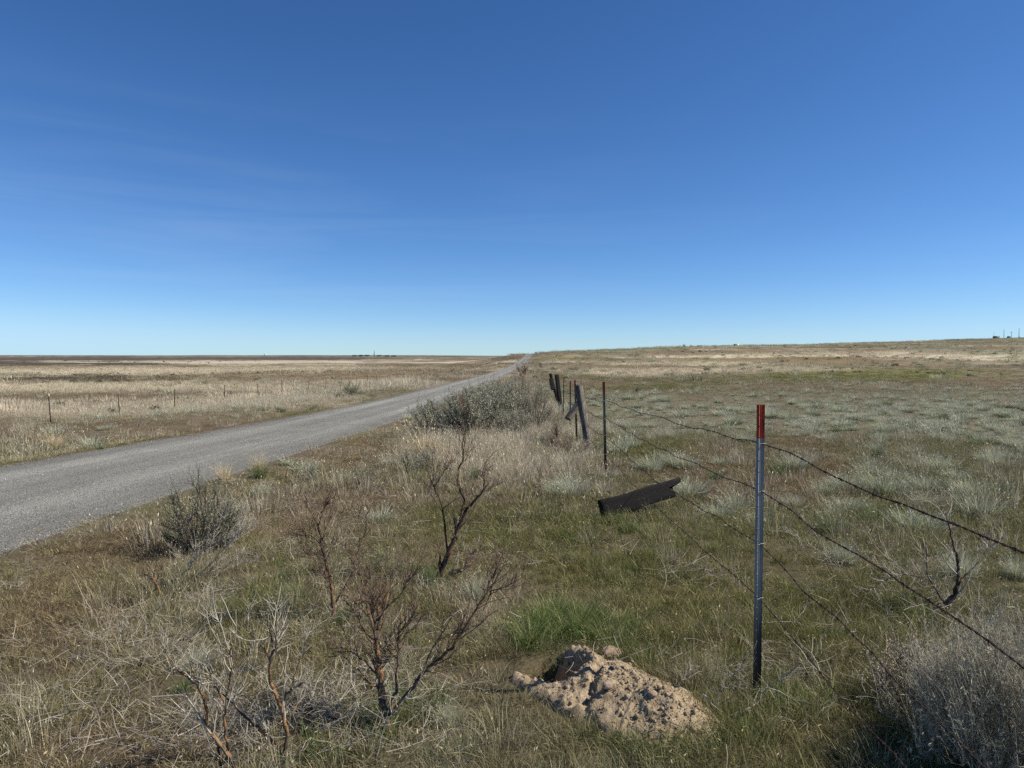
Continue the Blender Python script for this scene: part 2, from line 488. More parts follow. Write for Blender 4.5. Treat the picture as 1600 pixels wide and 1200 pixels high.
def road_mat():
    m, nt, N, L, out = mat_new('road_gravel')
    geo = N.new('ShaderNodeNewGeometry')
    pos = geo.outputs['Position']
    n1 = noise(nt, 45, 5, .75, pos)
    vor = N.new('ShaderNodeTexVoronoi'); vor.inputs['Scale'].default_value = 80; L.new(pos, vor.inputs['Vector'])
    vor2 = N.new('ShaderNodeTexVoronoi'); vor2.inputs['Scale'].default_value = 15; L.new(pos, vor2.inputs['Vector'])
    st = N.new('ShaderNodeSeparateColor'); L.new(vor.outputs['Color'], st.inputs[0])
    stone = ramp(N, [(0, (.14, .134, .116)), (.35, (.215, .202, .170)), (.7, (.285, .268, .222)), (.94, (.38, .36, .305)), (1, (.52, .49, .43))])
    L.new(st.outputs[0], stone.inputs[0])
    # streaks worn by wheels along the road
    mp = N.new('ShaderNodeMapping'); mp.inputs['Scale'].default_value = (1.3, .035, 1); L.new(attr(nt, 'across').outputs['Vector'], mp.inputs['Vector'])
    n2 = noise(nt, 1.4, 5, .6, mp.outputs[0])
    n3 = noise(nt, .8, 6, .65, pos)
    rp = N.new('ShaderNodeMapRange'); rp.inputs['From Min'].default_value = .3; rp.inputs['From Max'].default_value = .7; rp.inputs['To Min'].default_value = .74; rp.inputs['To Max'].default_value = 1.22
    L.new(n2.outputs['Fac'], rp.inputs['Value'])
    rp2 = N.new('ShaderNodeMapRange'); rp2.inputs['From Min'].default_value = .3; rp2.inputs['From Max'].default_value = .7; rp2.inputs['To Min'].default_value = .88; rp2.inputs['To Max'].default_value = 1.1
    L.new(n3.outputs['Fac'], rp2.inputs['Value'])
    f = math_n(nt, 'MULTIPLY', rp.outputs[0], rp2.outputs[0])
    fine = N.new('ShaderNodeMapRange'); fine.inputs['To Min'].default_value = .7; fine.inputs['To Max'].default_value = 1.25; L.new(n1.outputs['Fac'], fine.inputs['Value'])
    f = math_n(nt, 'MULTIPLY', f, fine.outputs[0])
    sx = N.new('ShaderNodeSeparateXYZ'); L.new(attr(nt, 'across').outputs['Vector'], sx.inputs[0])
    wob = noise(nt, .25, 4, .6, pos)
    ax = math_n(nt, 'ADD', sx.outputs[0], math_n(nt, 'MULTIPLY', math_n(nt, 'SUBTRACT', wob.outputs['Fac'], .5), .5))
    prof_ = ramp(N, [(0, (.60,) * 3), (.07, (.70,) * 3), (.17, (.95,) * 3), (.27, (1.10,) * 3), (.40, (.86,) * 3), (.50, (.90,) * 3), (.60, (.88,) * 3), (.73, (1.10,) * 3), (.85, (.84,) * 3), (.94, (.66,) * 3)])
    L.new(math_n(nt, 'ADD', math_n(nt, 'MULTIPLY', ax, 1 / (2 * ROAD_HW)), .5), prof_.inputs[0])
    f = math_n(nt, 'MULTIPLY', f, prof_.outputs[0])
    vm = N.new('ShaderNodeVectorMath'); vm.operation = 'SCALE'
    L.new(stone.outputs[0], vm.inputs[0]); L.new(f, vm.inputs['Scale'])
    p = N.new('ShaderNodeBsdfPrincipled'); p.inputs['Roughness'].default_value = .9; p.inputs['Specular IOR Level'].default_value = .2
    L.new(vm.outputs[0], p.inputs['Base Color'])
    b = N.new('ShaderNodeBump'); b.inputs['Distance'].default_value = .012; b.inputs['Strength'].default_value = .9
    L.new(vor.outputs['Distance'], b.inputs['Height']); L.new(b.outputs[0], p.inputs['Normal'])
    L.new(p.outputs[0], out.inputs['Surface'])
    return m
M_ROAD = road_mat()

def bark_mat(name, cols, scale=18, bump=.004, rough=.9, stretch=None):
    m, nt, N, L, out = mat_new(name)
    tc = N.new('ShaderNodeTexCoord')
    vec = tc.outputs['Object']
    if stretch:
        mp = N.new('ShaderNodeMapping'); mp.inputs['Scale'].default_value = stretch; L.new(vec, mp.inputs['Vector']); vec = mp.outputs[0]
    n = noise(nt, scale, 6, .6, vec, .3)
    rp = ramp(N, cols); L.new(n.outputs['Fac'], rp.inputs[0])
    n2 = noise(nt, scale * 6, 4, .6, vec)
    c = mixc(nt, .35, rp.outputs[0], n2.outputs['Fac'], 'OVERLAY')
    p = N.new('ShaderNodeBsdfPrincipled'); p.inputs['Roughness'].default_value = rough; p.inputs['Specular IOR Level'].default_value = .25
    L.new(c, p.inputs['Base Color'])
    b = N.new('ShaderNodeBump'); b.inputs['Distance'].default_value = bump; b.inputs['Strength'].default_value = .8
    L.new(n2.outputs['Fac'], b.inputs['Height']); L.new(b.outputs[0], p.inputs['Normal'])
    L.new(p.outputs[0], out.inputs['Surface'])
    return m
M_LICHEN = bark_mat('lichen_bark', [(.30, (.03, .024, .02)), (.46, (.09, .068, .052)), (.51, (.12, .088, .06)), (.54, (.25, .13, .05)), (.60, (.34, .165, .055)), (.64, (.17, .13, .09)), (.8, (.34, .30, .25))], 20)
M_DEADBARK = bark_mat('dark_dead_bark', [(.35, (.02, .016, .014)), (.5, (.07, .05, .04)), (.58, (.20, .10, .05)), (.75, (.30, .26, .22))], 12)
M_PALEWOOD = bark_mat('bleached_wood', [(.3, (.20, .17, .13)), (.5, (.39, .345, .27)), (.75, (.60, .54, .44))], 10)
M_REDTWIG = bark_mat('reddish_twigs', [(.3, (.07, .048, .034)), (.5, (.17, .115, .08)), (.6, (.215, .145, .095)), (.85, (.38, .33, .27))], 14)
M_SAGEWOOD = bark_mat('sage_wood', [(.3, (.03, .026, .022)), (.6, (.10, .085, .07)), (.85, (.22, .20, .17))], 10)
M_OLDWOOD = bark_mat('weathered_post_wood', [(.25, (.02, .017, .014)), (.45, (.09, .075, .058)), (.65, (.24, .205, .16)), (.85, (.42, .37, .30))], 9, .01, .85, (6, 6, .6))
M_BLACKWOOD = bark_mat('blackened_wood', [(.25, (.006, .005, .004)), (.60, (.010, .008, .007)), (.78, (.028, .022, .018)), (.92, (.11, .09, .07))], 9, .01, .85, (6, 6, .6))
M_WIRE = bark_mat('rusty_wire', [(.3, (.02, .014, .011)), (.6, (.06, .035, .022)), (.85, (.12, .08, .055))], 30, .0005, .6)
M_DIRT = bark_mat('dug_soil', [(.25, (.19, .138, .08)), (.5, (.335, .252, .158)), (.8, (.47, .378, .255))], 24, .008, .95)
M_STONE = bark_mat('soil_crusted_stone', [(.3, (.33, .23, .155)), (.6, (.44, .33, .235)), (.85, (.55, .45, .34))], 14, .004, .9)
M_FARSTEEL = bark_mat('dark_post_steel', [(.3, (.035, .028, .024)), (.7, (.09, .065, .05))], 10, .001, .7)

def plain(name, col, rough=.7, metal=0, var=.25, scale=25):
    m, nt, N, L, out = mat_new(name)
    tc = N.new('ShaderNodeTexCoord')
    n = noise(nt, scale, 5, .6, tc.outputs['Object'])
    rp = ramp(N, [(.3, tuple(c * (1 - var) for c in col)), (.7, tuple(min(1, c * (1 + var)) for c in col))])
    L.new(n.outputs['Fac'], rp.inputs[0])
    p = N.new('ShaderNodeBsdfPrincipled'); p.inputs['Roughness'].default_value = rough; p.inputs['Metallic'].default_value = metal
    L.new(rp.outputs[0], p.inputs['Base Color']); L.new(p.outputs[0], out.inputs['Surface'])
    return m
M_WHITE = plain('white_paint', (.75, .74, .70), .6, 0, .1)
M_DARKROOF = plain('dark_roof', (.06, .055, .055))
M_GREYWALL = plain('grey_wall', (.22, .21, .20))
M_POLEWOOD = plain('pole_wood', (.12, .10, .085))
M_CLIP = plain('galvanised_clip_wire', (.30, .30, .29), .6, .2)
M_FARLEAF = plain('far_tree_leaves', (.12, .13, .10), .8)

def post_mat(name, red_from, steel=(.28, .295, .295), low=(.045, .04, .04), red=(.38, .062, .024), zrust=.30):
    """steel fence post: painted band at the top, chipped, weathered steel, dark and rusty near the ground"""
    m, nt, N, L, out = mat_new(name)
    tc = N.new('ShaderNodeTexCoord')
    sp = N.new('ShaderNodeSeparateXYZ'); L.new(tc.outputs['Object'], sp.inputs[0])
    n = noise(nt, 22, 6, .65, tc.outputs['Object'])
    mp = N.new('ShaderNodeMapping'); mp.inputs['Scale'].default_value = (60, 60, 4); L.new(tc.outputs['Object'], mp.inputs['Vector'])
    n2 = noise(nt, 1.5, 5, .6, mp.outputs[0])
    zz = math_n(nt, 'ADD', sp.outputs[2], math_n(nt, 'MULTIPLY', math_n(nt, 'SUBTRACT', n.outputs['Fac'], .5), .03))
    isred = math_n(nt, 'GREATER_THAN', zz, red_from)
    wr = N.new('ShaderNodeMapRange'); wr.inputs['From Min'].default_value = zrust + .25; wr.inputs['From Max'].default_value = zrust - .15
    L.new(math_n(nt, 'ADD', sp.outputs[2], math_n(nt, 'MULTIPLY', math_n(nt, 'SUBTRACT', n2.outputs['Fac'], .5), .5)), wr.inputs['Value'])
    st = ramp(N, [(.3, tuple(c * .6 for c in steel)), (.6, steel), (.8, tuple(c * 1.35 for c in steel))]); L.new(n2.outputs['Fac'], st.inputs[0])
    c = mixc(nt, wr.outputs[0], st.outputs[0], low)
    rd = ramp(N, [(.3, tuple(c * .45 for c in red)), (.62, red), (.72, (.42, .12, .05)), (.8, (.5, .42, .36))]); L.new(n.outputs['Fac'], rd.inputs[0])
    c = mixc(nt, isred, c, rd.outputs[0])
    p = N.new('ShaderNodeBsdfPrincipled'); p.inputs['Roughness'].default_value = .7; p.inputs['Specular IOR Level'].default_value = .25
    L.new(c, p.inputs['Base Color']); L.new(p.outputs[0], out.inputs['Surface'])
    return m

def sage_leaf_mat(name, c0, c1, c2):
    m, nt, N, L, out = mat_new(name)
    rp = ramp(N, [(0, c0), (.5, c1), (1, c2)])
    L.new(attr(nt, 'br').outputs['Fac'], rp.inputs[0])
    leaf_shader(nt, out, rp.outputs[0], .22, .9, .04)
    return m
M_SAGE = sage_leaf_mat('sage_leaves', (.27, .255, .175), (.44, .42, .30), (.66, .62, .48))
M_SAGE_DARK = sage_leaf_mat('dark_sage_leaves', (.19, .19, .11), (.34, .34, .21), (.56, .53, .37))
M_SAGE_GREY = sage_leaf_mat('grey_brush_leaves', (.27, .26, .175), (.47, .445, .31), (.72, .68, .50))
M_HUSK = sage_leaf_mat('seed_husks', (.33, .25, .165), (.46, .37, .26), (.60, .50, .38))

# ------------------------------------------------------------------ ground sheet
def build_ground():
    th = np.concatenate([np.linspace(-180, -50, 66)[:-1], np.linspace(-50, 50, 560)[:-1], np.linspace(50, 180, 66)[:-1]])
    th = np.radians(th); nt_ = len(th)
    rr = [0.05]
    while rr[-1] < 9500:
        r = rr[-1]
        rr.append(r + max(.045, r * (.011 if r < 40 else .016)))
    rr = np.array(rr); nr = len(rr)
    X = np.sin(th)[None] * rr[:, None]; Y = np.cos(th)[None] * rr[:, None]
    x, y = X.ravel(), Y.ravel()
    z = ground_z(x, y)
    w, u, v = veg(x, y)
    tint = w @ CLS
    r = np.hypot(x, y)
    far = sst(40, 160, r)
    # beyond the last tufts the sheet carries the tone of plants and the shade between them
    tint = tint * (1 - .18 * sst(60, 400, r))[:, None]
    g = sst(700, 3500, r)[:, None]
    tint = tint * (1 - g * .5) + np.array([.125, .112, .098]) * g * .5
    i = np.arange(nr - 1)[:, None] * nt_; j = np.arange(nt_)[None]; j2 = (j + 1) % nt_
    Q = np.stack([i + j, i + nt_ + j, i + nt_ + j2, i + j2], -1).reshape(-1, 4)[:, ::-1]
    V = np.stack([x, y, z], -1)
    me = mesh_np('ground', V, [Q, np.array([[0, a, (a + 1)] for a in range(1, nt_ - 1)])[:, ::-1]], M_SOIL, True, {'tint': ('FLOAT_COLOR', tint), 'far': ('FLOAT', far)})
    o = new_obj('ground', me)
    tag(o, kind='structure')
build_ground()

def build_road():
    ys = [-60.0]
    while ys[-1] < 1300:
        y = ys[-1]; ys.append(y + max(.12, abs(y) * .012))
    ys = np.array(ys); n = len(ys)
    a = np.array([-1, -.96, -.9, -.75, -.5, -.25, 0, .25, .5, .75, .9, .96, 1.0])
    cx = road_cx(ys)
    jl = (fbm(ys / .9, ys * 0, 4, 61) - .5) * .34
    jr = (fbm(ys / .9, ys * 0 + 9, 4, 67) - .5) * .34
    hw = ROAD_HW + np.where(a[None] > 0, jr[:, None], jl[:, None]) * np.abs(a)[None] ** 4
    X = cx[:, None] + a[None] * hw
    Y = np.repeat(ys[:, None], len(a), 1)
    edge = np.interp(np.abs(a), [0, .5, .9, .96, 1], [.03, .022, .008, -.004, -.05])
    Z = terrain(X, Y, False) + edge[None] + (fbm(X / 1.1, Y / 4, 2, 71) - .5) * .015
    V = np.stack([X, Y, Z], -1).reshape(-1, 3)
    m = len(a)
    i = np.arange(n - 1)[:, None] * m; j = np.arange(m - 1)[None]
    Q = np.stack([i + j, i + j + 1, i + m + j + 1, i + m + j], -1).reshape(-1, 4)
    me = mesh_np('gravel_road', V, [Q], M_ROAD, True)
    at_ = me.attributes.new('across', 'FLOAT_VECTOR', 'POINT')
    at_.data.foreach_set('vector', np.stack([np.repeat(a[None] * ROAD_HW, n, 0).ravel(), Y.ravel(), 0 * Y.ravel()], -1).astype(np.float32).ravel())
    o = new_obj('gravel_road', me)
    tag(o, kind='structure')
build_road()

# ------------------------------------------------------------------ blades of grass
def blades(n, R, h, wd, lean=.5, curl=.5, cen=.6, spread=0.0, seed=0, seeds=0.0, segs=2):
    """n blades round a centre: R patch radius, h (min,max) height, wd blade width; spread > 0 makes them splay outwards"""
    g = np.random.default_rng(seed)
    rr = R * g.random(n) ** cen; a = g.random(n) * 2 * math.pi
    bx, by = rr * np.cos(a), rr * np.sin(a)
    H = h[0] + (h[1] - h[0]) * g.random(n) ** 1.3
    la = g.random(n) * 2 * math.pi
    if spread:
        la = a + (g.random(n) - .5) * 1.4
    L = H * (lean * np.abs(g.normal(size=n)) * .7 + spread * (rr / R) * .9)
    dx, dy = np.cos(la), np.sin(la)
    wa = g.random(n) * math.pi
    wx, wy = np.cos(wa), np.sin(wa)
    w = wd * (.6 + .8 * g.random(n))
    cu = curl * (.5 + g.random(n))
    V = []; bt = []
    ts = np.linspace(0, 1, segs + 1)
    for t in ts:
        off = L * (t ** (1 + cu))
        zz = H * t * (1 - .25 * cu * t * np.minimum(L / H, 1.5))
        ww = w * (1 - t ** 1.6) * .5
        c = np.stack([bx + dx * off, by + dy * off, zz - .01 * (t == 0)], -1)
        if t < 1:
            s = np.stack([wx * ww, wy * ww, 0 * ww], -1)
            V += [c - s, c + s]; bt += [t, t]
        else:
            V.append(c); bt.append(1)
    m = len(V)
    Va = np.stack(V, 1).reshape(-1, 3)
    BT = np.tile(np.array(bt), n)
    BR = np.repeat(g.random(n), m)
    base = np.arange(n)[:, None] * m
    Q = []
    for k in range(segs - 1):
        Q.append(base + np.array([2 * k, 2 * k + 1, 2 * k + 3, 2 * k + 2])[None])
    T = base + np.array([2 * (segs - 1), 2 * (segs - 1) + 1, 2 * segs])[None]
    Tl = [T]
    if seeds:                                   # little seed heads near the tips
        k = np.where(g.random(n) < seeds)[0]
        tip = V[-1][k]; prev = (V[-3][k] + V[-2][k]) / 2
        d = tip - prev; ln = np.linalg.norm(d, axis=1, keepdims=True) + 1e-6; d = d / ln
        sz = wd * (1.3 + 1.2 * g.random(len(k)))[:, None]
        side = np.cross(d, g.normal(size=d.shape)); side /= np.linalg.norm(side, axis=1, keepdims=True) + 1e-9
        A = tip - d * sz * 2.5; B = tip - d * sz + side * sz * .45; Cc = tip + d * sz; D = tip - d * sz - side * sz * .45
        q0 = len(Va)
        Va = np.vstack([Va, np.stack([A, B, Cc, D], 1).reshape(-1, 3)])
        BT = np.concatenate([BT, np.ones(4 * len(k))]); BR = np.concatenate([BR, np.repeat(.9 + .1 * g.random(len(k)), 4)])
        Q.append(q0 + np.arange(len(k))[:, None] * 4 + np.array([0, 1, 2, 3])[None])
    return Va, Q, Tl, BT, BR

def blade_mesh(name, mat, *a, **k):
    V, Q, T, BT, BR = blades(*a, **k)
    return mesh_np(name, V, Q + T, mat, False, {'bt': ('FLOAT', BT), 'br': ('FLOAT', BR)})

def proto_collection(name, meshes):
    col = bpy.data.collections.new(name)
    for i, me in enumerate(meshes):
        o = bpy.data.objects.new('%s_%02d' % (name, i), me)
        col.objects.link(o)
    return col

def scatter(name, label, cat, col, x, y, z, idx, rot, scl, tint, kind='stuff'):
    n = len(x)
    me = bpy.data.meshes.new(name)
    me.vertices.add(n)
    me.vertices.foreach_set('co', np.stack([x, y, z], -1).astype(np.float32).ravel())
    a = me.attributes.new('idx', 'INT', 'POINT'); a.data.foreach_set('value', idx.astype(np.int32))
    a = me.attributes.new('rot', 'FLOAT_VECTOR', 'POINT'); a.data.foreach_set('vector', rot.astype(np.float32).ravel())
    a = me.attributes.new('scl', 'FLOAT_VECTOR', 'POINT'); a.data.foreach_set('vector', scl.astype(np.float32).ravel())
    a = me.attributes.new('tint', 'FLOAT_COLOR', 'POINT'); a.data.foreach_set('color', np.concatenate([tint, np.ones((n, 1))], 1).astype(np.float32).ravel())
    o = new_obj(name, me)
    ng = bpy.data.node_groups.new(name + '_nodes', 'GeometryNodeTree')
    ng.interface.new_socket('Geometry', in_out='INPUT', socket_type='NodeSocketGeometry')
    ng.interface.new_socket('Geometry', in_out='OUTPUT', socket_type='NodeSocketGeometry')
    gi = ng.nodes.new('NodeGroupInput'); go = ng.nodes.new('NodeGroupOutput')
    ci = ng.nodes.new('GeometryNodeCollectionInfo')
    ci.inputs['Collection'].default_value = col
    ci.inputs['Separate Children'].default_value = True
    ci.inputs['Reset Children'].default_value = True
    ip = ng.nodes.new('GeometryNodeInstanceOnPoints')
    ip.inputs['Pick Instance'].default_value = True
    def na(nm, typ):
        q = ng.nodes.new('GeometryNodeInputNamedAttribute'); q.data_type = typ; q.inputs['Name'].default_value = nm
        return [s for s in q.outputs if s.name == 'Attribute' and s.enabled][0]
    e2r = ng.nodes.new('FunctionNodeEulerToRotation')
    ng.links.new(na('rot', 'FLOAT_VECTOR'), e2r.inputs[0])
    ng.links.new(e2r.outputs[0], ip.inputs['Rotation'])
    ng.links.new(na('scl', 'FLOAT_VECTOR'), ip.inputs['Scale'])
    ng.links.new(na('idx', 'INT'), ip.inputs['Instance Index'])
    ng.links.new(gi.outputs[0], ip.inputs['Points'])
    ng.links.new(ci.outputs[0], ip.inputs['Instance'])
    ng.links.new(ip.outputs[0], go.inputs[0])
    md = o.modifiers.new('scatter', 'NODES'); md.node_group = ng
    tag(o, label, cat, kind=kind)
    return o

def wedge(r0, r1, dens, half=44):
    """random points over a wedge of ground in front of the camera"""
    a = math.radians(half)
    n = int(dens * a * (r1 * r1 - r0 * r0))
    r = np.sqrt(r0 * r0 + (r1 * r1 - r0 * r0) * rng.random(n))
    th = (rng.random(n) * 2 - 1) * a - YAW
    return r * np.sin(th), r * np.cos(th)

def road_free(x, y, soft=.35, sparse=.012):
    dr = np.abs(x - road_cx(y)) - ROAD_HW
    dr = dr + (fbm(x / .8, y / .8, 3, 41) - .5) * .5
    p = sst(-soft * .3, soft, dr)
    keep = rng.random(len(x)) < np.maximum(p, sparse * (dr > -.5))
    a, b = inv_mound(x, y)
    e = (a / .58) ** 2 + (b / .27) ** 2 + (fbm(x / .09, y / .09, 2, 717) - .5) * .5
    return keep & ((e > 1.05) | ((e > .70) & (rng.random(len(x)) < .22)))

# prototypes: short fine grass / taller dry grass, each at several distances
short_near = [blade_mesh('short_grass', M_GRASS, 64, .055 + .012 * i, (.022, .095), .0024, .7, .7, .8, .75, 100 + i, .03, 3) for i in range(5)]
short_mid = [blade_mesh('short_grass', M_GRASS, 60, .10 + .02 * i, (.03, .115), .0046, .6, .7, .8, .7, 120 + i, .03) for i in range(4)]
short_far = [blade_mesh('short_grass', M_GRASS, 120, .7, (.04, .15), .018, .8, .6, .55, 0, 140 + i, 0) for i in range(4)]
short_vfar = [blade_mesh('short_grass', M_GRASS, 130, 3.0, (.10, .30), .07, .7, .6, .55, 0, 160 + i, 0) for i in range(3)]
col_short = proto_collection('short_grass_kinds', short_near + short_mid + short_far + short_vfar)
S_RANGE = [(0, 5), (5, 4), (9, 4), (13, 3)]
dry_near = [blade_mesh('dry_grass', M_DRY, 46, .10, (.07, .24), .0022, .5, .8, .6, .35, 200 + i, .45, 3) for i in range(4)]
dry_mid = [blade_mesh('dry_grass', M_DRY, 60, .18, (.10, .30), .0050, .5, .8, .6, .3, 220 + i, .3) for i in range(4)]
dry_far = [blade_mesh('dry_grass', M_DRY, 110, .9, (.16, .42), .020, .5, .8, .6, .2, 240 + i, 0) for i in range(3)]
dry_vfar = [blade_mesh('dry_grass', M_DRY, 120, 3.0, (.2, .5), .08, .5, .6, .6, 0, 260 + i, 0) for i in range(3)]
col_dry = proto_collection('dry_grass_kinds', dry_near + dry_mid + dry_far + dry_vfar)
D_RANGE = [(0, 4), (4, 4), (8, 3), (11, 3)]

ZONES = [(1.1, 8.0, 245, 27), (7.0, 20, 96, 20), (18, 60, 9.5, 4.0), (52, 190, .75, .42), (170, 900, .045, .030)]
def grass_field():
    A = {k: [] for k in ('x', 'y', 'i', 's', 't', 'h')}
    B = {k: [] for k in ('x', 'y', 'i', 's', 't', 'h')}
    for zi, (r0, r1, ds, dd) in enumerate(ZONES):
        lod = [0, 1, 1, 2, 3][zi]
        for (D, dens, RNG, dry) in ((A, ds, S_RANGE, False), (B, dd, D_RANGE, True)):
            x, y = wedge(r0, r1, dens, 46 if zi < 3 else 40)
            k = road_free(x, y, .35 if zi < 2 else .5)
            # thin the overlap between zones
            x, y = x[k], y[k]
            w, u, v = veg(x, y)
            if dry:
                p = np.clip(w[:, ST] * 1.5 + w[:, GG] * .22 + w[:, BR] * .12 + w[:, OL] * .06 + w[:, DK] * .08, .01, 1)
            else:
                p = np.clip(1.1 - w[:, ST] * .75 - w[:, DK] * .35, .1, 1)
                bare = fbm(x / .7, y / .7, 3, 55)
                p = p * np.clip((bare - .32) / .12, .30, 1)
            if dry: p = p * np.where((x > 1.5) & (y < 70) & (w[:, ST] < .5), .45, 1)
            k = rng.random(len(x)) < p
            x, y, w = x[k], y[k], w[k]
            n = len(x)
            tint = w @ CLS
            jit = (rng.random((n, 1)) - .5)
            tint = tint * (1 + jit * .45) * (1 + (rng.random((n, 3)) - .5) * .10)
            # single plants often differ from their surroundings
            alt = rng.random(n)
            pick = rng.integers(0, 6, n)
            tint = np.where((alt < .16)[:, None], CLS[pick] * .6 + tint * .4, tint)
            if dry: tint = tint * .6 + CLS[ST] * .4
            b, c = RNG[lod]
            D['x'].append(x); D['y'].append(y); D['i'].append(b + rng.integers(0, c, n))
            hs = (.25 + 1.5 * fbm(x / .8, y / .8, 4, 88)) * (.7 + .6 * rng.random(n))
            dr = np.abs(x - road_cx(y)) - ROAD_HW
            hs = hs * (.45 + .55 * sst(.0, 1.6, dr))
            hs = hs * (1 - .45 * w[:, BR] * (not dry))
            hs = hs * np.where((x > 1.5) & (y > 14), .75, 1)
            sc = .8 + .5 * rng.random(n)
            
            D['s'].append(sc); D['h'].append(sc * hs); D['t'].append(tint)
    for D, nm, lb, col in ((A, 'grass', 'short fine olive and brown grass covering the ground on both sides of the road', col_short), (B, 'dry_grass', 'pale dry seeding grass standing in patches over the prairie', col_dry)):
        x = np.concatenate(D['x']); y = np.concatenate(D['y']); n = len(x)
        z = terrain(x, y) - .004
        s = np.concatenate(D['s']); h = np.concatenate(D['h'])
        rot = np.stack([(rng.random(n) - .5) * .6, (rng.random(n) - .5) * .6, rng.random(n) * 6.283], -1)
        scatter(nm, lb, 'grass', col, x, y, z, np.concatenate(D['i']), rot, np.stack([s, s, h], -1), np.clip(np.concatenate(D['t']), .01, .8))
        print(nm, n)
grass_field()

# ------------------------------------------------------------------ more ground cover: scattered tufts, litter, stones
def tuss_mesh(n1, n2, R, h, wd, seed, pale, core):
    V1, Q1, T1, b1, r1 = blades(n1, R, h, wd, .5, .9, .75, .62, seed, .25, 4)
    V2, Q2, T2, b2, r2 = blades(n2, R * 1.05, (h[0] * .35, h[1] * .48), wd * 1.3, .6, .7, .6, .8, seed + 50, 0, 3)
    k = len(V1)
    F = Q1 + T1; G_ = [f + k for f in Q2 + T2]
    me = mesh_np('grass_tussock', np.vstack([V1, V2]), F + G_, pale, False, {'bt': ('FLOAT', np.concatenate([b1, b2])), 'br': ('FLOAT', np.concatenate([r1, r2]))})
    me.materials.append(core)
    nf = sum(len(f) for f in F); ng_ = sum(len(f) for f in G_)
    me.polygons.foreach_set('material_index', np.concatenate([np.zeros(nf, np.int32), np.ones(ng_, np.int32)]))
    return me
M_CORE = grass_mat('tussock_green_core', [(0, (.085, .12, .04)), (.5, (.12, .145, .055)), (1, (.07, .10, .035))], (.35, .33, .2), .12)
tuft_v = [tuss_mesh(170, 150, .15, (.08, .30), .0060, 300 + i, M_TUSS, M_CORE) for i in range(4)]
tuft_far = [blade_mesh('tuft', M_DRY, 120, .40, (.18, .42), .022, .35, .6, .7, .8, 320 + i, 0) for i in range(3)]
tuft_fine = [tuss_mesh(330, 330, .13, (.06, .24), .0032, 340 + i, M_TUSS, M_CORE) for i in range(3)]
col_tuft = proto_collection('tuft_kinds', tuft_v + tuft_far + tuft_fine)
def tufts():
    X, Y, I, SC, T = [], [], [], [], []
    for (r0, r1, dens, far) in ((3.5, 26, 2.0, 0), (26, 75, .80, 0), (70, 260, .075, 1), (260, 700, .010, 1)):
        x, y = wedge(r0, r1, dens, 42)
        k = road_free(x, y, .8, 0)
        x, y = x[k], y[k]
        w, u, v = veg(x, y)
        clump = fbm(x / 4.5, y / 4.5, 3, 404)
        p = np.clip(w[:, GG] * 1.1 + w[:, ST] * .8 + .10, 0, 1) * np.clip((clump - .36) / .2, .03, 1)
        p = p * np.where(u > 835, 1.0, .55) * np.where((v > 800) & (u < 1150), .3, 1) * np.where(np.hypot(x, y) < 7, .5, 1)
        k = rng.random(len(x)) < p
        x, y, w = x[k], y[k], w[k]
        n = len(x)
        t = np.where((rng.random(n) < w[:, ST])[:, None], CLS[ST], CLS[GG] * 1.15)
        t = np.where((rng.random(n) < .28)[:, None], CLS[GN] * .8, t)
        t = t * (1 + (rng.random((n, 1)) - .5) * .6)
        X.append(x); Y.append(y); I.append((4 + rng.integers(0, 3, n)) if far else np.where(np.hypot(x, y) < 13, 7 + rng.integers(0, 3, n), rng.integers(0, 4, n)))
        SC.append((.6 + 1.0 * rng.random(n) ** 1.5) * (1.6 if far else 1)); T.append(t)
    x = np.concatenate(X); y = np.concatenate(Y); n = len(x); sc = np.concatenate(SC)
    rot = np.stack([(rng.random(n) - .5) * .3, (rng.random(n) - .5) * .3, rng.random(n) * 6.283], -1)
    scatter('bunchgrass', 'grey-green and straw bunchgrass tufts dotted through the short grass', 'grass', col_tuft, x, y, terrain(x, y) - .01, np.concatenate(I), rot, np.stack([sc, sc, sc * (.75 + .4 * rng.random(n))], -1), np.clip(np.concatenate(T), .01, .85))
    print('tufts', n)
tufts()

M_LITTER = grass_mat('litter_stalks', None, (.50, .45, .36), .5)
def litter_mesh(seed):
    g = np.random.default_rng(seed)
    b = MB()
    for k in range(26):
        a = g.random() * 6.283; L = .04 + .12 * g.random() ** 1.5; x, y = (g.random(2) - .5) * .5
        h = .01 + .07 * g.random(); tl = (g.random() - .35) * .12; cv = (g.random() - .5) * .9
        pts = []
        for t in (0, .35, .7, 1):
            pts.append((x + math.cos(a + cv * t) * L * t, y + math.sin(a + cv * t) * L * t, h + tl * t))
        b.tube(pts, np.array([1, .85, .7, .35]) * (.0008 + .0009 * g.random()), 3, False)
    n = b.n
    return b.mesh('litter', M_LITTER, False, {'br': ('FLOAT', np.repeat(g.random(n // 12 + 1), 12)[:n]), 'bt': ('FLOAT', np.full(n, .3))})
col_litter = proto_collection('litter_kinds', [litter_mesh(500 + i) for i in range(6)])
def litter():
    x, y = wedge(1.3, 11, 8, 46)
    k = road_free(x, y, .5, 0)
    x, y = x[k], y[k]
    dens = fbm(x / 1.6, y / 1.6, 3, 515)
    k = rng.random(len(x)) < np.clip((dens - .35) / .3, .05, 1)
    x, y = x[k], y[k]; n = len(x)
    t = np.array([[.40, .35, .28]]) * (.6 + .8 * rng.random((n, 1)))
    rot = np.stack([(rng.random(n) - .5) * .5, (rng.random(n) - .5) * .5, rng.random(n) * 6.283], -1)
    sc = .6 + .9 * rng.random(n)
    scatter('litter', 'bleached dry stalks and twig litter lying in the grass', 'litter', col_litter, x, y, terrain(x, y) + .0, rng.integers(0, 6, n), rot, np.stack([sc] * 3, -1), t)
litter()

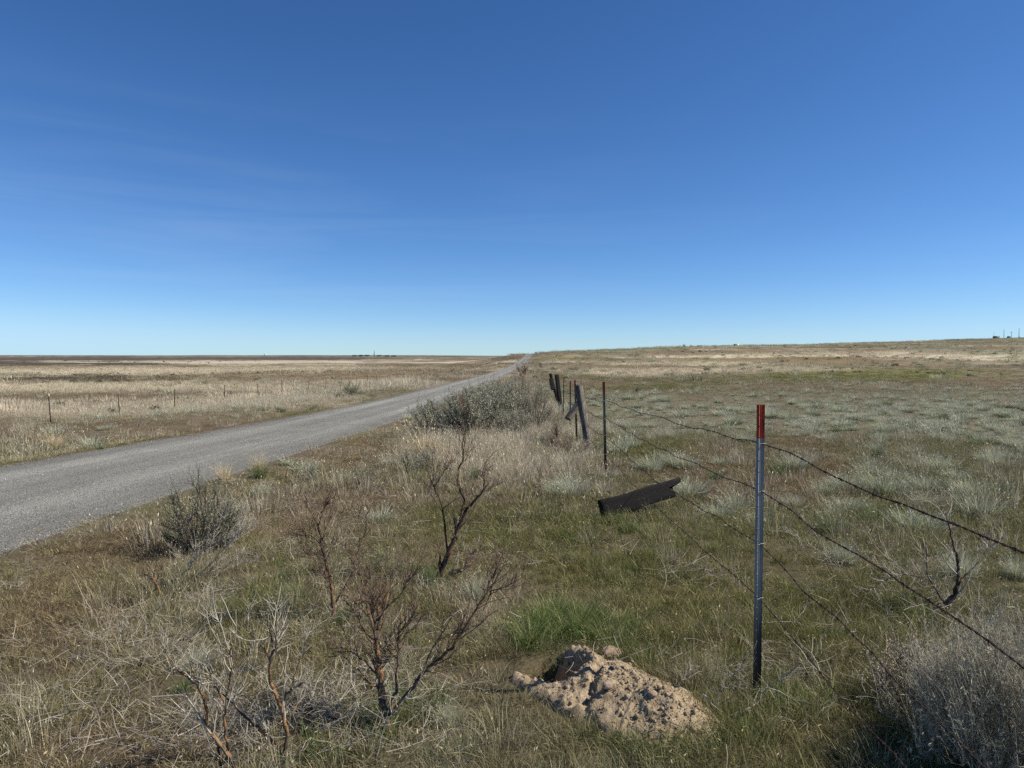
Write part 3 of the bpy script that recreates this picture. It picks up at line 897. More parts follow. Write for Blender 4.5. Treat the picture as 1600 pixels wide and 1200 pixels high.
def stone_mesh(name, seed, mat, sub=1, amp=.25, flat=.7):
    import bmesh
    g = np.random.default_rng(seed)
    bm = bmesh.new(); bmesh.ops.create_icosphere(bm, subdivisions=sub, radius=1)
    me = bpy.data.meshes.new(name); bm.to_mesh(me); bm.free()
    n = len(me.vertices); co = np.empty(n * 3, np.float32); me.vertices.foreach_get('co', co); co = co.reshape(-1, 3)
    o = g.random(3) * 50
    f = (fbm(co[:, 0] * 1.3 + o[0], co[:, 1] * 1.3 + co[:, 2] * 2.1 + o[1], 4, seed) - .5) * 2 * amp + (g.random(n) - .5) * amp * .35 + 1
    co = co * f[:, None] * np.array([1, .75 + .3 * g.random(), flat])
    me.vertices.foreach_set('co', co.ravel()); me.update()
    me.materials.append(mat)
    return me

def tint_mat(name):
    m, nt, N, L, out = mat_new(name)
    p = N.new('ShaderNodeBsdfPrincipled'); p.inputs['Roughness'].default_value = .9; p.inputs['Specular IOR Level'].default_value = .2
    L.new(attr(nt, 'tint', 'INSTANCER').outputs['Color'], p.inputs['Base Color']); L.new(p.outputs[0], out.inputs['Surface'])
    return m
col_peb = proto_collection('pebble_kinds', [stone_mesh('pebble', 600 + i, tint_mat('pebble_stone_%s' % 'abcd'[i]), 1, .3, .6) for i in range(4)])
def gravel():
    n = 30000
    y = 2 + 26 * rng.random(n) ** 1.6
    a = (rng.random(n) * 2 - 1)
    a = np.where(rng.random(n) < .3, np.sign(a) * (.9 + .14 * rng.random(n)), a)
    x = road_cx(y) + a * ROAD_HW
    z = terrain(x, y, False) + np.interp(np.abs(a), [0, .5, .9, .96, 1.1], [.03, .022, .008, 0, -.01]) + .002
    g = rng.random(n)
    t = np.stack([g, g * .95, g * .85], -1) * .24 + np.array([.10, .094, .082])
    t[rng.random(n) < .03] = (.62, .60, .56)
    s = .003 + .007 * rng.random(n) ** 3
    rot = rng.random((n, 3)) * 6.28
    scatter('gravel', 'loose grey crushed stones on the gravel road and along its edges', 'gravel', col_peb, x, y, z, rng.integers(0, 4, n), rot, np.stack([s] * 3, -1), t)
gravel()

# ------------------------------------------------------------------ steel posts and wire of the near fence
FENCE_X = 1.10
POSTS = [('near', 3.44), ('second', 10.67), ('third', 15.4), ('fourth', 21.0), ('fifth', 27.0)]
M_POST = post_mat('post_steel_blue_grey', 1.215)
M_POST_GREEN = post_mat('post_steel_green', 1.20, (.10, .125, .11), (.04, .03, .028), (.20, .03, .02), .5)
M_POST_RUST = post_mat('post_steel_rusty', 1.18, (.12, .09, .075), (.04, .03, .028), (.25, .04, .025), .5)

def t_post(mat, Y, lean=(0, 0), rz=0, H=1.375, x=FENCE_X, label='', w=.038, clips=True, group='steel posts of the near wire fence', top=None):
    if top: x, H0_ = at(*top, y=Y).x, at(*top, y=Y).z
    root = empty('fence_post', (x, Y, H0_ - H if top else gz(x, Y)), rz)
    root.rotation_euler = (lean[0], lean[1], rz)
    b = MB()
    # face plate with two shallow folds, and the web carrying the studs
    prof = [(-w / 2, 0), (-w / 2, -.006), (-w / 2 + .010, -.0035), (-.004, -.003), (0, -.007), (.004, -.003), (w / 2 - .006, -.0035), (w / 2, -.006), (w / 2, .001)]
    prof = prof + [(x_, .002) for x_ in (w / 2 - .004, 0, -w / 2 + .004)]
    b.extrude(prof, -.35, H)
    n = len(prof)
    b.add([(p[0], p[1], H) for p in prof] + [(0, -.001, H)], (), [(i, (i + 1) % n, n) for i in range(n)])
    b.build('post_plate', mat, root)
    wv = MB()
    wv.box(-w / 2 + .002, -.018, H / 2 - .175, .0035, .024, H + .35)
    wv.build('post_web', mat, root)
    s = MB()
    z = .12
    while z < H - .03:
        s.box(-w / 2 + .001, -.0300, z, .0045, .0035, .010); z += .055
    tag(s.build('studs', mat, root), kind='stuff')
    tag(root, label, 'fence post', group)
    return root
p1 = t_post(M_POST, 3.44, (0, 0), math.radians(4), label='nearest steel fence post, blue-grey with a chipped red-painted top', top=(1188.5, 632))
p2 = t_post(M_POST_GREEN, 10.67, (0, -.028), .1, label='second steel post, greenish with a dark red tip, right of the leaning wooden post', top=(947, 596.5))
p3 = t_post(M_POST_RUST, 15.4, (0, -.035), .1, label='rusty steel post with a red tip directly behind the leaning wooden post', H=1.36, top=(901.5, 594))
p4 = t_post(M_POST_RUST, 21.0, (0, 0), .1, label='thin brown steel post just left of the leaning wooden post and its brace', top=(891, 595))
p5 = t_post(M_POST_RUST, 27.0, (0, .02), .1, label='faint brown steel post between the far dark wooden posts and the next thin brown post', top=(880, 590))
p0 = t_post(M_POST, -2.6, (0, 0), .05, label='steel fence post behind the viewpoint where the wires run on')

WZ = [1.19, .96, .705, .44]                                   # wire heights at the near post
STRANDS = [  # y, height above z=0, for each strand (read along the fence)
    [(-2.6, 1.20), (3.44, 1.19), (10.67, .935), (14.6, .745), (15.4, .72), (21, .50), (27, .30)],
    [(-2.6, .97), (3.44, .96), (10.67, .67), (14.6, .47), (15.4, .44), (21, .22), (27, .02)],
    [(-2.6, .70), (3.44, .705), (10.67, .42), (14.6, .21), (15.4, .18), (21, -.04)],
    [(-2.6, .44), (3.44, .44), (10.67, .13), (15.4, -.06)]]
SAG = [.025, .05, .09, .06]
WNAME = ['topmost', 'second highest', 'third, sagging under the broken board', 'lowest']
def wire_z(k, y):
    P_ = STRANDS[k]
    ys = [p[0] for p in P_]; zs = [p[1] for p in P_]
    z = np.interp(y, ys, zs)
    for i in range(len(ys) - 1):
        t = (y - ys[i]) / (ys[i + 1] - ys[i])
        ins = (t >= 0) & (t <= 1)
        z = z - np.where(ins, 4 * t * (1 - t) * SAG[k] * min(1, (ys[i + 1] - ys[i]) / 6), 0)
    return z
for k in range(4):
    y0, y1 = STRANDS[k][0][0], STRANDS[k][-1][0]
    near = np.arange(y0, min(y1, 12), .012); farr = np.arange(12, y1, .08)
    ys = np.concatenate([near, farr])
    x = FENCE_X - .012 + (fbm(ys / .6, ys * 0 + k, 3, 91 + k) - .5) * .05 * np.clip(np.min(np.abs(ys[:, None] - np.array([p[0] for p in STRANDS[k]])[None]), 1) / .6, 0, 1)
    z = wire_z(k, ys) + (fbm(ys / .5, ys * 0 + k + 7, 3, 95 + k) - .5) * .035 * np.clip(np.min(np.abs(ys[:, None] - np.array([p[0] for p in STRANDS[k]])[None]), 1) / .4, 0, 1)
    b = MB()
    ph = ys * 2 * math.pi / .065
    rw = np.where(ys < 12, .0016, .0019)
    for s_ in (0, math.pi):
        b.tube(np.stack([x + .0019 * np.cos(ph + s_), ys, z + .0019 * np.sin(ph + s_)], -1), rw, 4)
    wo_ = b.build('barbed_wire', M_WIRE)
    tag(wo_, '%s strand of rusty barbed wire on the near fence' % WNAME[k], 'barbed wire', 'barbed wire strands')
    bb = MB()
    yb = y0 + .07
    while yb < min(y1, 24):
        xb = float(np.interp(yb, ys, x)); zb = float(np.interp(yb, ys, z))
        th = rng.random() * 3.14
        R_ = .0042
        coil = [(xb + R_ * math.cos(q), yb - .006 + .012 * q / 9.4, zb + R_ * math.sin(q)) for q in np.linspace(0, 9.4, 8)]
        bb.tube(coil, .0012, 3)
        for e in (0, 1):
            a = th + e * 1.5
            d = np.array([math.cos(a), (rng.random() - .5) * .5, math.sin(a)])
            c = np.array([xb, yb + (e - .5) * .008, zb])
            bb.tube([c - d * .015, c, c + d * .015], [.0005, .0013, .0005], 3)
        yb += .125 + .01 * rng.random()
    tag(bb.build('barbs', M_WIRE, wo_), kind='stuff')
# wire clips on the near posts
for (pst, Yp) in ((p1, 3.44), (p2, 10.67)):
    for k in range(4):
        zc = float(wire_z(k, np.array([Yp]))[0]) - pst.location.z
        b = MB()
        b.tube([(-.026, .012, zc + .004), (-.028, -.016, zc + .003), (-.012, -.036, zc + .001), (.004, -.012, zc), (.022, -.010, zc - .001), (.024, .006, zc - .003)], .0016, 5)
        b.build('wire_clip', M_CLIP, pst)

# ------------------------------------------------------------------ wooden posts
def old_beam(b_or_none, L, w, d, seed, rag=.0, split=False):
    """a sawn timber weathered round its edges; z along the length, ragged at the top"""
    g = np.random.default_rng(seed)
    nu = 28; nz = 26
    V = []
    for i in range(nz + 1):
        t = i / nz
        for j in range(nu):
            a = 2 * math.pi * j / nu
            c, s_ = math.cos(a), math.sin(a)
            k = 1 / max(abs(c), abs(s_)) ; k = k * .93 + .07
            x, y = c * k * w / 2, s_ * k * d / 2
            gr = (vnoise(np.array([j * 1.7 + seed]), np.array([t * 2.0]), seed)[0] - .5) * .10 * min(w, d)
            x += gr * c * 1.6; y += gr * s_ * 1.6
            x += (vnoise(np.array([t * 3.]), np.array([seed * 1.]), 3)[0] - .5) * .02
            z = t * L
            if i == nz:
                z += rag * (vnoise(np.array([x * 38 + seed]), np.array([y * 25]), seed + 3)[0] - .6)
                if split: z += rag * 1.6 * (x > w * .12) - rag * 1.1 * (abs(x) < w * .14)
            V.append((x, y, z))
    n = len(V)
    Q = [(i * nu + j, i * nu + (j + 1) % nu, (i + 1) * nu + (j + 1) % nu, (i + 1) * nu + j) for i in range(nz) for j in range(nu)]
    V.append((0, 0, 0)); V.append((0, 0, L - rag * .8))
    T = [(n, (j + 1) % nu, j) for j in range(nu)] + [(n + 1, nz * nu + j, nz * nu + (j + 1) % nu) for j in range(nu)]
    return V, Q, T

def beam_between(name, a, b, w, d, mat, seed, xdir=(1, 0, 0), rag=0., split=False):
    """timber whose foot is at a and whose top is at b"""
    a, b = Vector(a), Vector(b)
    L = (b - a).length
    V, Q, T = old_beam(None, L, w, d, seed, rag, split)
    me = mesh_np(name, V, [np.array(Q), np.array(T)], mat, False)
    o = new_obj(name, me)
    zv = (b - a).normalized(); xv = Vector(xdir); xv = (xv - zv * xv.dot(zv)).normalized(); yv = zv.cross(xv)
    o.location = a
    o.rotation_euler = Matrix((xv, yv, zv)).transposed().to_euler()
    return o
# leaning post 1, foot in front of the third steel post
foot = at(921, 706, y=14.2); foot.z = gz(foot.x, 14.2) - .05
o = beam_between('wooden_post', foot, at(903.5, 604, y=14.9), .135, .16, M_OLDWOOD, 5, (.80, -.60, 0))
tag(o, 'tall leaning square wooden post, weathered grey with a dark left side', 'wooden post', 'old wooden fence posts')
o = beam_between('wooden_plank', at(887, 655, y=15.0), at(909, 624, y=15.2), .14, .08, M_OLDWOOD, 8, (.75, -.66, 0))
tag(o, 'short weathered board hanging slanted to the left behind the leaning wooden post', 'board')
foot = at(876.5, 632, y=30); foot.z = min(foot.z, gz(foot.x, 30)) - .05
o = beam_between('wooden_post', foot, at(869.5, 586, y=30.5), .17, .15, M_BLACKWOOD, 11, (.3, -.95, 0))
tag(o, 'far dark wooden post leaning left, right one of the two far leaning posts', 'wooden post', 'old wooden fence posts')
foot = at(872.5, 627, y=36); foot.z = min(foot.z, gz(foot.x, 36)) - .05
o = beam_between('wooden_post', foot, at(859.8, 584, y=36.4), .13, .12, M_BLACKWOOD, 13, (.3, -.95, 0))
tag(o, 'farthest thin dark wooden post leaning left, with a broken board against it', 'wooden post', 'old wooden fence posts')
o = beam_between('wooden_plank', at(864, 609, y=35.2), at(860.5, 592, y=35.6), .20, .08, M_BLACKWOOD, 17, (1, 0, 0))
tag(o, 'dark broken board hanging against the farthest leaning wooden post', 'board')
# broken board hung up in the wires
o = beam_between('broken_board', at(939, 797, y=7.25), at(1053, 762, y=7.75), .185, .055, M_BLACKWOOD, 23, (0, .25, .97), .06, True)
tag(o, 'blackened broken board with a splintered end hanging aslant from the sagging fence wires', 'board')
BOARD = o

# ------------------------------------------------------------------ fence across the road
def far_post_meshes():
    w = .055
    b = MB(); b.box(0, 0, .62, w, .012, 1.5); b.box(0, -.018, .62, .010, .03, 1.5)
    body = b.mesh('far_post_body', M_FARSTEEL)
    b = MB(); b.box(0, 0, 1.445, w + .006, .020, .15); b.box(0, -.02, 1.445, .016, .034, .15)
    cap = b.mesh('far_post_cap', plain('pale_post_paint', (.62, .56, .44), .7, 0, .1))
    return body, cap
fb, fc = far_post_meshes()
ORD = ['Leftmost', 'Second', 'Third', 'Fourth', 'Fifth', 'Sixth', 'Seventh', 'Eighth', 'Ninth', 'Tenth', 'Eleventh', 'Twelfth', 'Thirteenth', 'Fourteenth', 'Fifteenth', 'Sixteenth', 'Seventeenth', 'Eighteenth', 'Nineteenth', 'Twentieth']
LFX = -24.3
yy = 34.7
for i in range(46):
    x = LFX + .15 * rng.normal() + 2.2 * sst(60, 330, yy)
    r = empty('wire_fence_post', (x, yy, gz(x, yy)), rng.random() * .6)
    r.rotation_euler = (rng.normal() * .03, rng.normal() * .035, rng.random())
    r.scale = (1, 1, .93 + .1 * rng.random())
    new_obj('post_shaft', fb, r)
    painted = i in (0, 5, 7, 9, 11, 13, 14, 16, 17)
    if painted: new_obj('painted_tip', fc, r)
    if i < 20:
        lb = '%s post in the wire fence across the road, %s' % (ORD[i], 'dark with a pale painted tip' if painted else 'dark brown steel')
    else:
        lb = 'one of the tiny dark posts of the fence across the road, crowding towards the horizon'
    tag(r, lb, 'fence post', 'posts of the fence across the road')
    yy += (6.4 if i < 2 else 6.9) + rng.normal() * .15

# ------------------------------------------------------------------ burrow mound
def mound_h(a, b):
    heap = .105 * np.exp(-((a - .07) / .30) ** 2 - ((b + .01) / .17) ** 2) + .06 * np.exp(-((a - .36) / .14) ** 2 - (b / .14) ** 2)
    lip = .055 * np.exp(-((a + .30) / .13) ** 2 - ((b - .15) / .09) ** 2)
    hole = -.40 * np.exp(-(((a + .33) / .135) ** 4 + ((b + .02) / .12) ** 4))
    n = (fbm(a / .11 + 3, b / .11, 5, 701, .55) - .5) * .055 + np.abs(fbm(a / .05, b / .05, 3, 705, .7) - .5) * .03
    rill = -.03 * np.exp(-((a - .12 - b * .4) / .02) ** 2) * (b < .05) - .03 * np.exp(-((a + .06 + b * .6) / .025) ** 2)
    e = (a / .56) ** 2 + (b / .27) ** 2
    e = e + (fbm(a / .12, b / .12, 3, 711) - .5) * .5
    fine = (fbm(a / .016, b / .016, 3, 731, .7) - .5) * .016 + np.maximum(fbm(a / .028, b / .028, 2, 733) - .6, 0) * .05
    return heap + lip + hole + (n + rill + fine) * (1 - .75 * sst(.7, 1.2, e)) - .05 * sst(.98, 1.5, e) + .012 - .22 * sst(.44, .50, -a + (fbm(b / .05, a / .05, 2, 741) - .5) * .05)
_ang = math.radians(-46)
def mound_xy(a, b):
    return MOUND_C[0] + a * math.cos(_ang) - b * math.sin(_ang), MOUND_C[1] + a * math.sin(_ang) + b * math.cos(_ang)
def build_mound():
    root = empty('dirt_mound', (MOUND_C[0], MOUND_C[1], gz(*MOUND_C)))
    A, B = np.meshgrid(np.arange(-.74, .741, .0075), np.arange(-.40, .401, .0075), indexing='ij')
    h = mound_h(A, B)
    X, Y = mound_xy(A, B)
    Z = terrain(X, Y, False) + h
    V = np.stack([X - root.location.x, Y - root.location.y, Z - root.location.z], -1).reshape(-1, 3)
    na, nb = A.shape
    i = np.arange(na - 1)[:, None] * nb; j = np.arange(nb - 1)[None]
    Q = np.stack([i + j, i + nb + j, i + nb + j + 1, i + j + 1], -1).reshape(-1, 4)
    new_obj('soil_heap', mesh_np('soil_heap', V, [Q], M_DIRT, True), root)
    # loose clods: one part
    protos = [stone_mesh('clod', 720 + k, M_DIRT, 1, .4, .8) for k in range(5)]
    Vs = []; Ts = []; n0 = 0
    for k in range(3600):
        a = -.30 + 1.0 * rng.random() - .15 * rng.random(); b = rng.normal() * .16
        if (a / .56) ** 2 + (b / .27) ** 2 > 1.7 or (abs(a + .33) < .1 and abs(b) < .07): continue
        s_ = .0015 + .0035 * rng.random() + .014 * rng.random() ** 22
        me = protos[k % 5]; nv = len(me.vertices)
        co = np.empty(nv * 3, np.float32); me.vertices.foreach_get('co', co); co = co.reshape(-1, 3) * s_
        R_ = np.array(Euler(rng.random(3) * 6).to_matrix()); co = co @ R_.T
        x, y = mound_xy(a, b)
        z = gz(x, y) if False else float(terrain(np.array([x]), np.array([y]), False)[0])
        co = co + (x - root.location.x, y - root.location.y, z + float(mound_h(np.array(a), np.array(b))) + s_ * .05 - root.location.z)
        Vs.append(co); Ts.append(np.array([p.vertices[:] for p in me.polygons]) + n0); n0 += nv
    o = new_obj('clods', mesh_np('clods', np.vstack(Vs), [np.vstack(Ts)], M_DIRT), root)
    tag(o, kind='stuff')
    tag(root, 'heap of freshly dug tan soil beside a burrow hole near the nearest steel post', 'dirt mound')
    for (u, v, s_, lb) in ((952, 1022, .050, 'largest soil-crusted stone on the crest of the dug soil heap'),
                           (905, 1006, .034, 'rounded stone at the top left end of the soil heap by the green grass'),
                           (1020, 1085, .020, 'small smooth tan stone on the right flank of the soil heap'),
                           (950, 1072, .028, 'lumpy stone half buried in the middle of the soil heap')):
        d = at(u, v)
        # put it where the line of sight meets the heap
        dr_ = CAMR @ np.array([(u - 800) / F_PX, (600 - v) / F_PX, -1.0])
        for t in np.linspace(2.6, 4.6, 500):
            px, py, pz = dr_[0] * t, dr_[1] * t, CAM_H + dr_[2] * t
            a, b = inv_mound(px, py)
            if pz < float(terrain(np.array([px]), np.array([py]), False)[0]) + max(-.02, float(mound_h(np.array(a), np.array(b)))): break
        o = new_obj('stone', stone_mesh('stone', int(u), M_STONE, 3, .32, .72), None, (px, py, pz + s_ * .15))
        o.scale = (s_, s_, s_); o.rotation_euler = (0, 0, rng.random() * 6)
        tag(o, lb, 'stone', 'stones lying on the soil heap')
build_mound()
# bright green grass growing round the burrow
col_fresh = proto_collection('fresh_grass_kinds', [blade_mesh('fresh_grass', M_GRASS, 70, .07, (.03, .15), .0034, .6, .8, .7, .8, 760 + i, 0, 3) for i in range(4)])
def fresh():
    P = []
    for (u, v, ru, rv, n) in ((850, 985, 45, 14, 40), (915, 985, 45, 14, 36), (965, 1005, 30, 10, 12), (1015, 1040, 16, 10, 5), (820, 1000, 18, 12, 12), (880, 970, 60, 12, 22), (1030, 1170, 70, 14, 5), (1425, 960, 50, 20, 6), (540, 1180, 60, 12, 3), (620, 1110, 60, 40, 14), (560, 900, 60, 40, 16), (480, 880, 40, 20, 8), (1100, 1150, 120, 30, 14), (1250, 1100, 80, 40, 12), (1000, 860, 80, 20, 10), (1400, 880, 60, 30, 8), (960, 815, 50, 8, 16), (410, 935, 70, 25, 16), (1290, 1000, 20, 8, 4), (690, 905, 40, 15, 10)):
        for k in range(n):
            p = at(u + rng.normal() * ru * .6, v + rng.normal() * rv * .7)
            a, b = inv_mound(p.x, p.y)
            if (a / .5) ** 2 + (b / .22) ** 2 < .9: continue
            P.append(p)
    P = np.array([tuple(p) for p in P]); n = len(P)
    sc = .6 + .7 * rng.random(n)
    rot = np.stack([(rng.random(n) - .5) * .5, (rng.random(n) - .5) * .5, rng.random(n) * 6.283], -1)
    q_ = rng.random((n, 1)) ** 1.5
    t = (np.array([[.095, .185, .032]]) * (1 - q_) + np.array([[.21, .215, .08]]) * q_) * (.75 + .5 * rng.random((n, 1)))
    scatter('green_grass', 'bright green fresh grass ringing the burrow and growing in small lush spots', 'grass', col_fresh, P[:, 0], P[:, 1], P[:, 2] - .01, rng.integers(0, 4, n), rot, np.stack([sc] * 3, -1), t)
fresh()

# ------------------------------------------------------------------ sagebrush
def shrub_meshes(seed, R, H, nstem, ntwig, nleaf, ll, lw, leafmat, woodmat, sprig=.11, base_r=.012, up=.55, hollow=.25, husk=0.):
    g = np.random.default_rng(seed)
    wood = MB(); tips = []
    wob = g.random(2) * 20
    def dome(a, e):
        k = .75 + .5 * vnoise(np.array([wob[0] + 2.2 * math.cos(a) + e]), np.array([wob[1] + 2.2 * math.sin(a) + e * 2]), 3)[0]
        return k
    for s_ in range(nstem):
        a = g.random() * 6.283; e = math.acos(min(1, .12 + .88 * g.random()))       # polar angle from the zenith
        k = dome(a, e) * (.8 + .25 * g.random())
        end = np.array([R * k * math.sin(e) * math.cos(a), R * k * math.sin(e) * math.sin(a), H * k * (math.cos(e) * .85 + .15)])
        base = np.array([math.cos(a), math.sin(a), 0]) * R * .10 * g.random()
        mid1 = base + (end - base) * .35 + np.array([0, 0, -.04 * H]) + g.normal(size=3) * R * .07
        mid2 = base + (end - base) * .7 + np.array([0, 0, .03 * H]) + g.normal(size=3) * R * .06
        pts = np.array([base - (0, 0, .03), mid1, mid2, end])
        r0 = base_r * (.5 + .7 * g.random())
        wood.tube(pts, [r0, r0 * .65, r0 * .4, r0 * .15], 4, False)
        for t_ in range(ntwig):
            t = hollow + (1 - hollow) * g.random() ** .8
            q = t * 3; i = min(int(q), 2); p = pts[i] + (pts[i + 1] - pts[i]) * (q - i)
            d = (end - base) / (np.linalg.norm(end - base) + 1e-6) * .6 + g.normal(size=3) * .55 + np.array([0, 0, up])
            d /= np.linalg.norm(d)
            L = sprig * (.5 + g.random()) * (1.5 if t < .6 else 1)
            m = p + d * L * .5 + g.normal(size=3) * L * .1
            q2 = p + d * L + np.array([0, 0, L * .25])
            wood.tube([p, m, q2], [r0 * .22 + .0006, r0 * .13 + .0005, .0005], 3, False)
            tips.append((p, m, q2))
    tips_a = np.array([[tuple(c) for c in t] for t in tips]); nT = len(tips_a)
    # leaves stand along the outer part of every sprig
    k = np.repeat(np.arange(nT), nleaf)
    n = len(k)
    t = .15 + .85 * g.random(n)
    P = np.where(t[:, None] < .5, tips_a[k, 0] + (tips_a[k, 1] - tips_a[k, 0]) * (t * 2)[:, None], tips_a[k, 1] + (tips_a[k, 2] - tips_a[k, 1]) * (t * 2 - 1)[:, None])
    D = tips_a[k, 2] - tips_a[k, 0]; D /= np.linalg.norm(D, axis=1, keepdims=True)
    d = D * .8 + g.normal(size=(n, 3)) * .55; d /= np.linalg.norm(d, axis=1, keepdims=True)
    sd_ = np.cross(d, g.normal(size=(n, 3))); sd_ /= np.linalg.norm(sd_, axis=1, keepdims=True)
    l = (ll * (.6 + .8 * g.random(n)))[:, None]; w = (lw * (.7 + .6 * g.random(n)))[:, None]
    V = np.stack([P, P + d * l * .55 + sd_ * w / 2, P + d * l, P + d * l * .55 - sd_ * w / 2], 1).reshape(-1, 3)
    br = np.clip(np.repeat(g.random(nT), nleaf) * .6 + g.random(n) * .5 - .05, 0, 1)
    Q = np.arange(n)[:, None] * 4 + np.arange(4)[None]
    fol = mesh_np('foliage', V, [Q], leafmat, False, {'br': ('FLOAT', np.repeat(br, 4))})
    wd_ = wood.mesh('branches', woodmat)
    hm = None
    if husk:
        kk = g.choice(nT, int(nT * husk), replace=False)
        P2 = np.repeat(tips_a[kk, 2], 4, 0) + g.normal(size=(len(kk) * 4, 3)) * .006
        nn = len(P2); d = g.normal(size=(nn, 3)) + (0, 0, 1.0); d /= np.linalg.norm(d, axis=1, keepdims=True)
        sd_ = np.cross(d, g.normal(size=(nn, 3))); sd_ /= np.linalg.norm(sd_, axis=1, keepdims=True)
        l = .011 * (.6 + .8 * g.random(nn))[:, None]
        V = np.stack([P2, P2 + d * l * .5 + sd_ * l * .35, P2 + d * l, P2 + d * l * .5 - sd_ * l * .35], 1).reshape(-1, 3)
        hm = mesh_np('seed_husks', V, [np.arange(nn)[:, None] * 4 + np.arange(4)[None]], M_HUSK, False, {'br': ('FLOAT', np.repeat(g.random(nn), 4))})
    return fol, wd_, hm

SV = {
    'dense_a': shrub_meshes(801, .80, .85, 60, 15, 13, .034, .013, M_SAGE, M_SAGEWOOD, .15, .016),
    'dense_b': shrub_meshes(802, .80, .80, 60, 15, 13, .034, .013, M_SAGE, M_SAGEWOOD, .15, .016, .8),
    'dense_c': shrub_meshes(803, .75, .80, 40, 12, 11, .034, .013, M_SAGE_DARK, M_SAGEWOOD, .16, .016, .6),
    'open_grey': shrub_meshes(804, .62, .85, 60, 9, 7, .022, .007, M_SAGE_GREY, M_SAGEWOOD, .16, .010, 1.0, .45),
    'near': shrub_meshes(805, .36, .66, 44, 20, 11, .014, .0052, M_SAGE_DARK, M_SAGEWOOD, .085, .011, .7, .30),
    'near_side': shrub_meshes(806, .30, .45, 30, 14, 7, .012, .004, M_SAGE_GREY, M_PALEWOOD, .09, .006, .4, .30),
    'small': shrub_meshes(807, .17, .34, 13, 9, 10, .019, .008, M_SAGE_DARK, M_SAGEWOOD, .06, .006, .9),
    'small_pale': shrub_meshes(808, .16, .26, 14, 9, 9, .018, .008, M_SAGE, M_SAGEWOOD, .06, .005, .9),
    'rabbit': shrub_meshes(809, .50, .52, 170, 22, 8, .026, .0026, M_SAGE_GREY, M_PALEWOOD, .15, .004, 1.4, .25, .10),
    'rabbit_small': shrub_meshes(810, .24, .34, 50, 12, 5, .015, .0028, M_SAGE_GREY, M_SAGEWOOD, .10, .005, 1.0, .40, .9)}
def shrub(kind, name, p, rz, sc, label, cat, group=None):
    fol, wd_, hm = SV[kind]
    r = empty(name, (p.x, p.y, gz(p.x, p.y) - .01), rz)
    r.scale = sc if isinstance(sc, tuple) else (sc, sc, sc)
    new_obj('branches', wd_, r)
    new_obj('foliage', fol, r)
    if hm: new_obj('seed_husks', hm, r)
    tag(r, label, cat, group)
    return r
GS = 'sagebrush bushes between the road and the near fence'
for (u, v, kd, sc, y, lb) in (
    (688, 668, 'dense_a', (1.05, 1.05, 1.05), 17.6, 'leftmost grey-green sagebrush of the big cluster, spreading low beside the road edge'),
    (733, 670, 'dense_b', (1.05, 1.05, 1.45), 17.6, 'tall full grey-green sagebrush behind the bare dark stalk in the big cluster'),
    (775, 662, 'dense_a', (1.15, 1.15, 1.5), 19.2, 'broad rounded sagebrush in the middle of the big cluster'),
    (800, 672, 'dense_b', (.7, .7, .8), 17.3, 'low pale sagebrush at the front foot of the big cluster'),
    (836, 662, 'open_grey', (1.15, 1.15, 1.4), 19.4, 'rightmost greyer upright-stemmed sagebrush of the big cluster, nearest the leaning post'),
    (712, 655, 'dense_c', (1.1, 1.1, 1.3), 20.5, 'darker sagebrush filling the back left of the big cluster'),
    (758, 640, 'dense_c', (1.3, 1.3, 1.7), 23.5, 'dark sagebrush farthest back in the big cluster by the road edge'),
    (806, 640, 'open_grey', (1.3, 1.3, 1.6), 24.5, 'greyish sagebrush behind the gap in the right of the big cluster')):
    p = at(u, v, y=y)
    shrub(kd, 'sagebrush', p, rng.random() * 6, sc, lb, 'sagebrush', GS)
p = at(312, 868); shrub('near', 'sagebrush', p, 1.0, (1.0, 1.0, 1.05), 'tall open sagebrush with dark stems at the near edge of the gravel road', 'sagebrush', GS)
p = at(362, 850); shrub('near_side', 'sagebrush', p, 2.0, 1.0, 'thin greyish sagebrush leaning against the right side of the tall roadside one', 'sagebrush', GS)
p = at(571, 760); shrub('small', 'sagebrush', p, .5, (.95, .95, 1.05), 'small dark green sagebrush standing alone in brown grass below the road bend', 'sagebrush', 'small young sagebrush plants')
p = at(484, 754); shrub('small_pale', 'sagebrush', p, 2.5, (.85, .85, 1.0), 'smallest pale green sagebrush seedling close to the road edge', 'sagebrush', 'small young sagebrush plants')
p = at(645, 742); shrub('small', 'sagebrush', p, 3.5, (1.25, 1.25, 1.15), 'small blue-green sagebrush left of the pale yellow grass tuft', 'sagebrush', 'small young sagebrush plants')
p = at(672, 738); shrub('small_pale', 'sagebrush', p, 4.5, (1.4, 1.4, 1.3), 'small greyish sagebrush just below the pale yellow grass tuft', 'sagebrush', 'small young sagebrush plants')
p = at(551, 619); shrub('dense_c', 'sagebrush', p, .5, (1.25, 1.25, 1.1), 'lone dark rounded sagebrush across the road beside the wire fence', 'sagebrush')
p = at(532, 623); shrub('dense_a', 'sagebrush', p, .5, (.45, .45, .5), 'little sagebrush just left of the lone dark one across the road', 'sagebrush')
p = at(578, 621); shrub('dense_c', 'sagebrush', p, 2.5, (.40, .40, .35), 'tiny dark bush right of the lone sagebrush across the road', 'sagebrush')
p = Vector((1.90, 2.78, 0)); shrub('rabbit', 'rabbitbrush', p, .5, (.9, .9, 1.0), 'dense grey twiggy rabbitbrush with tan husks in the bottom right corner', 'shrub')
p = at(1425, 1105); shrub('rabbit_small', 'rabbitbrush', p, 2.2, (.8, .8, .75), 'smaller tan-tipped rabbitbrush beside the dense grey one', 'shrub')

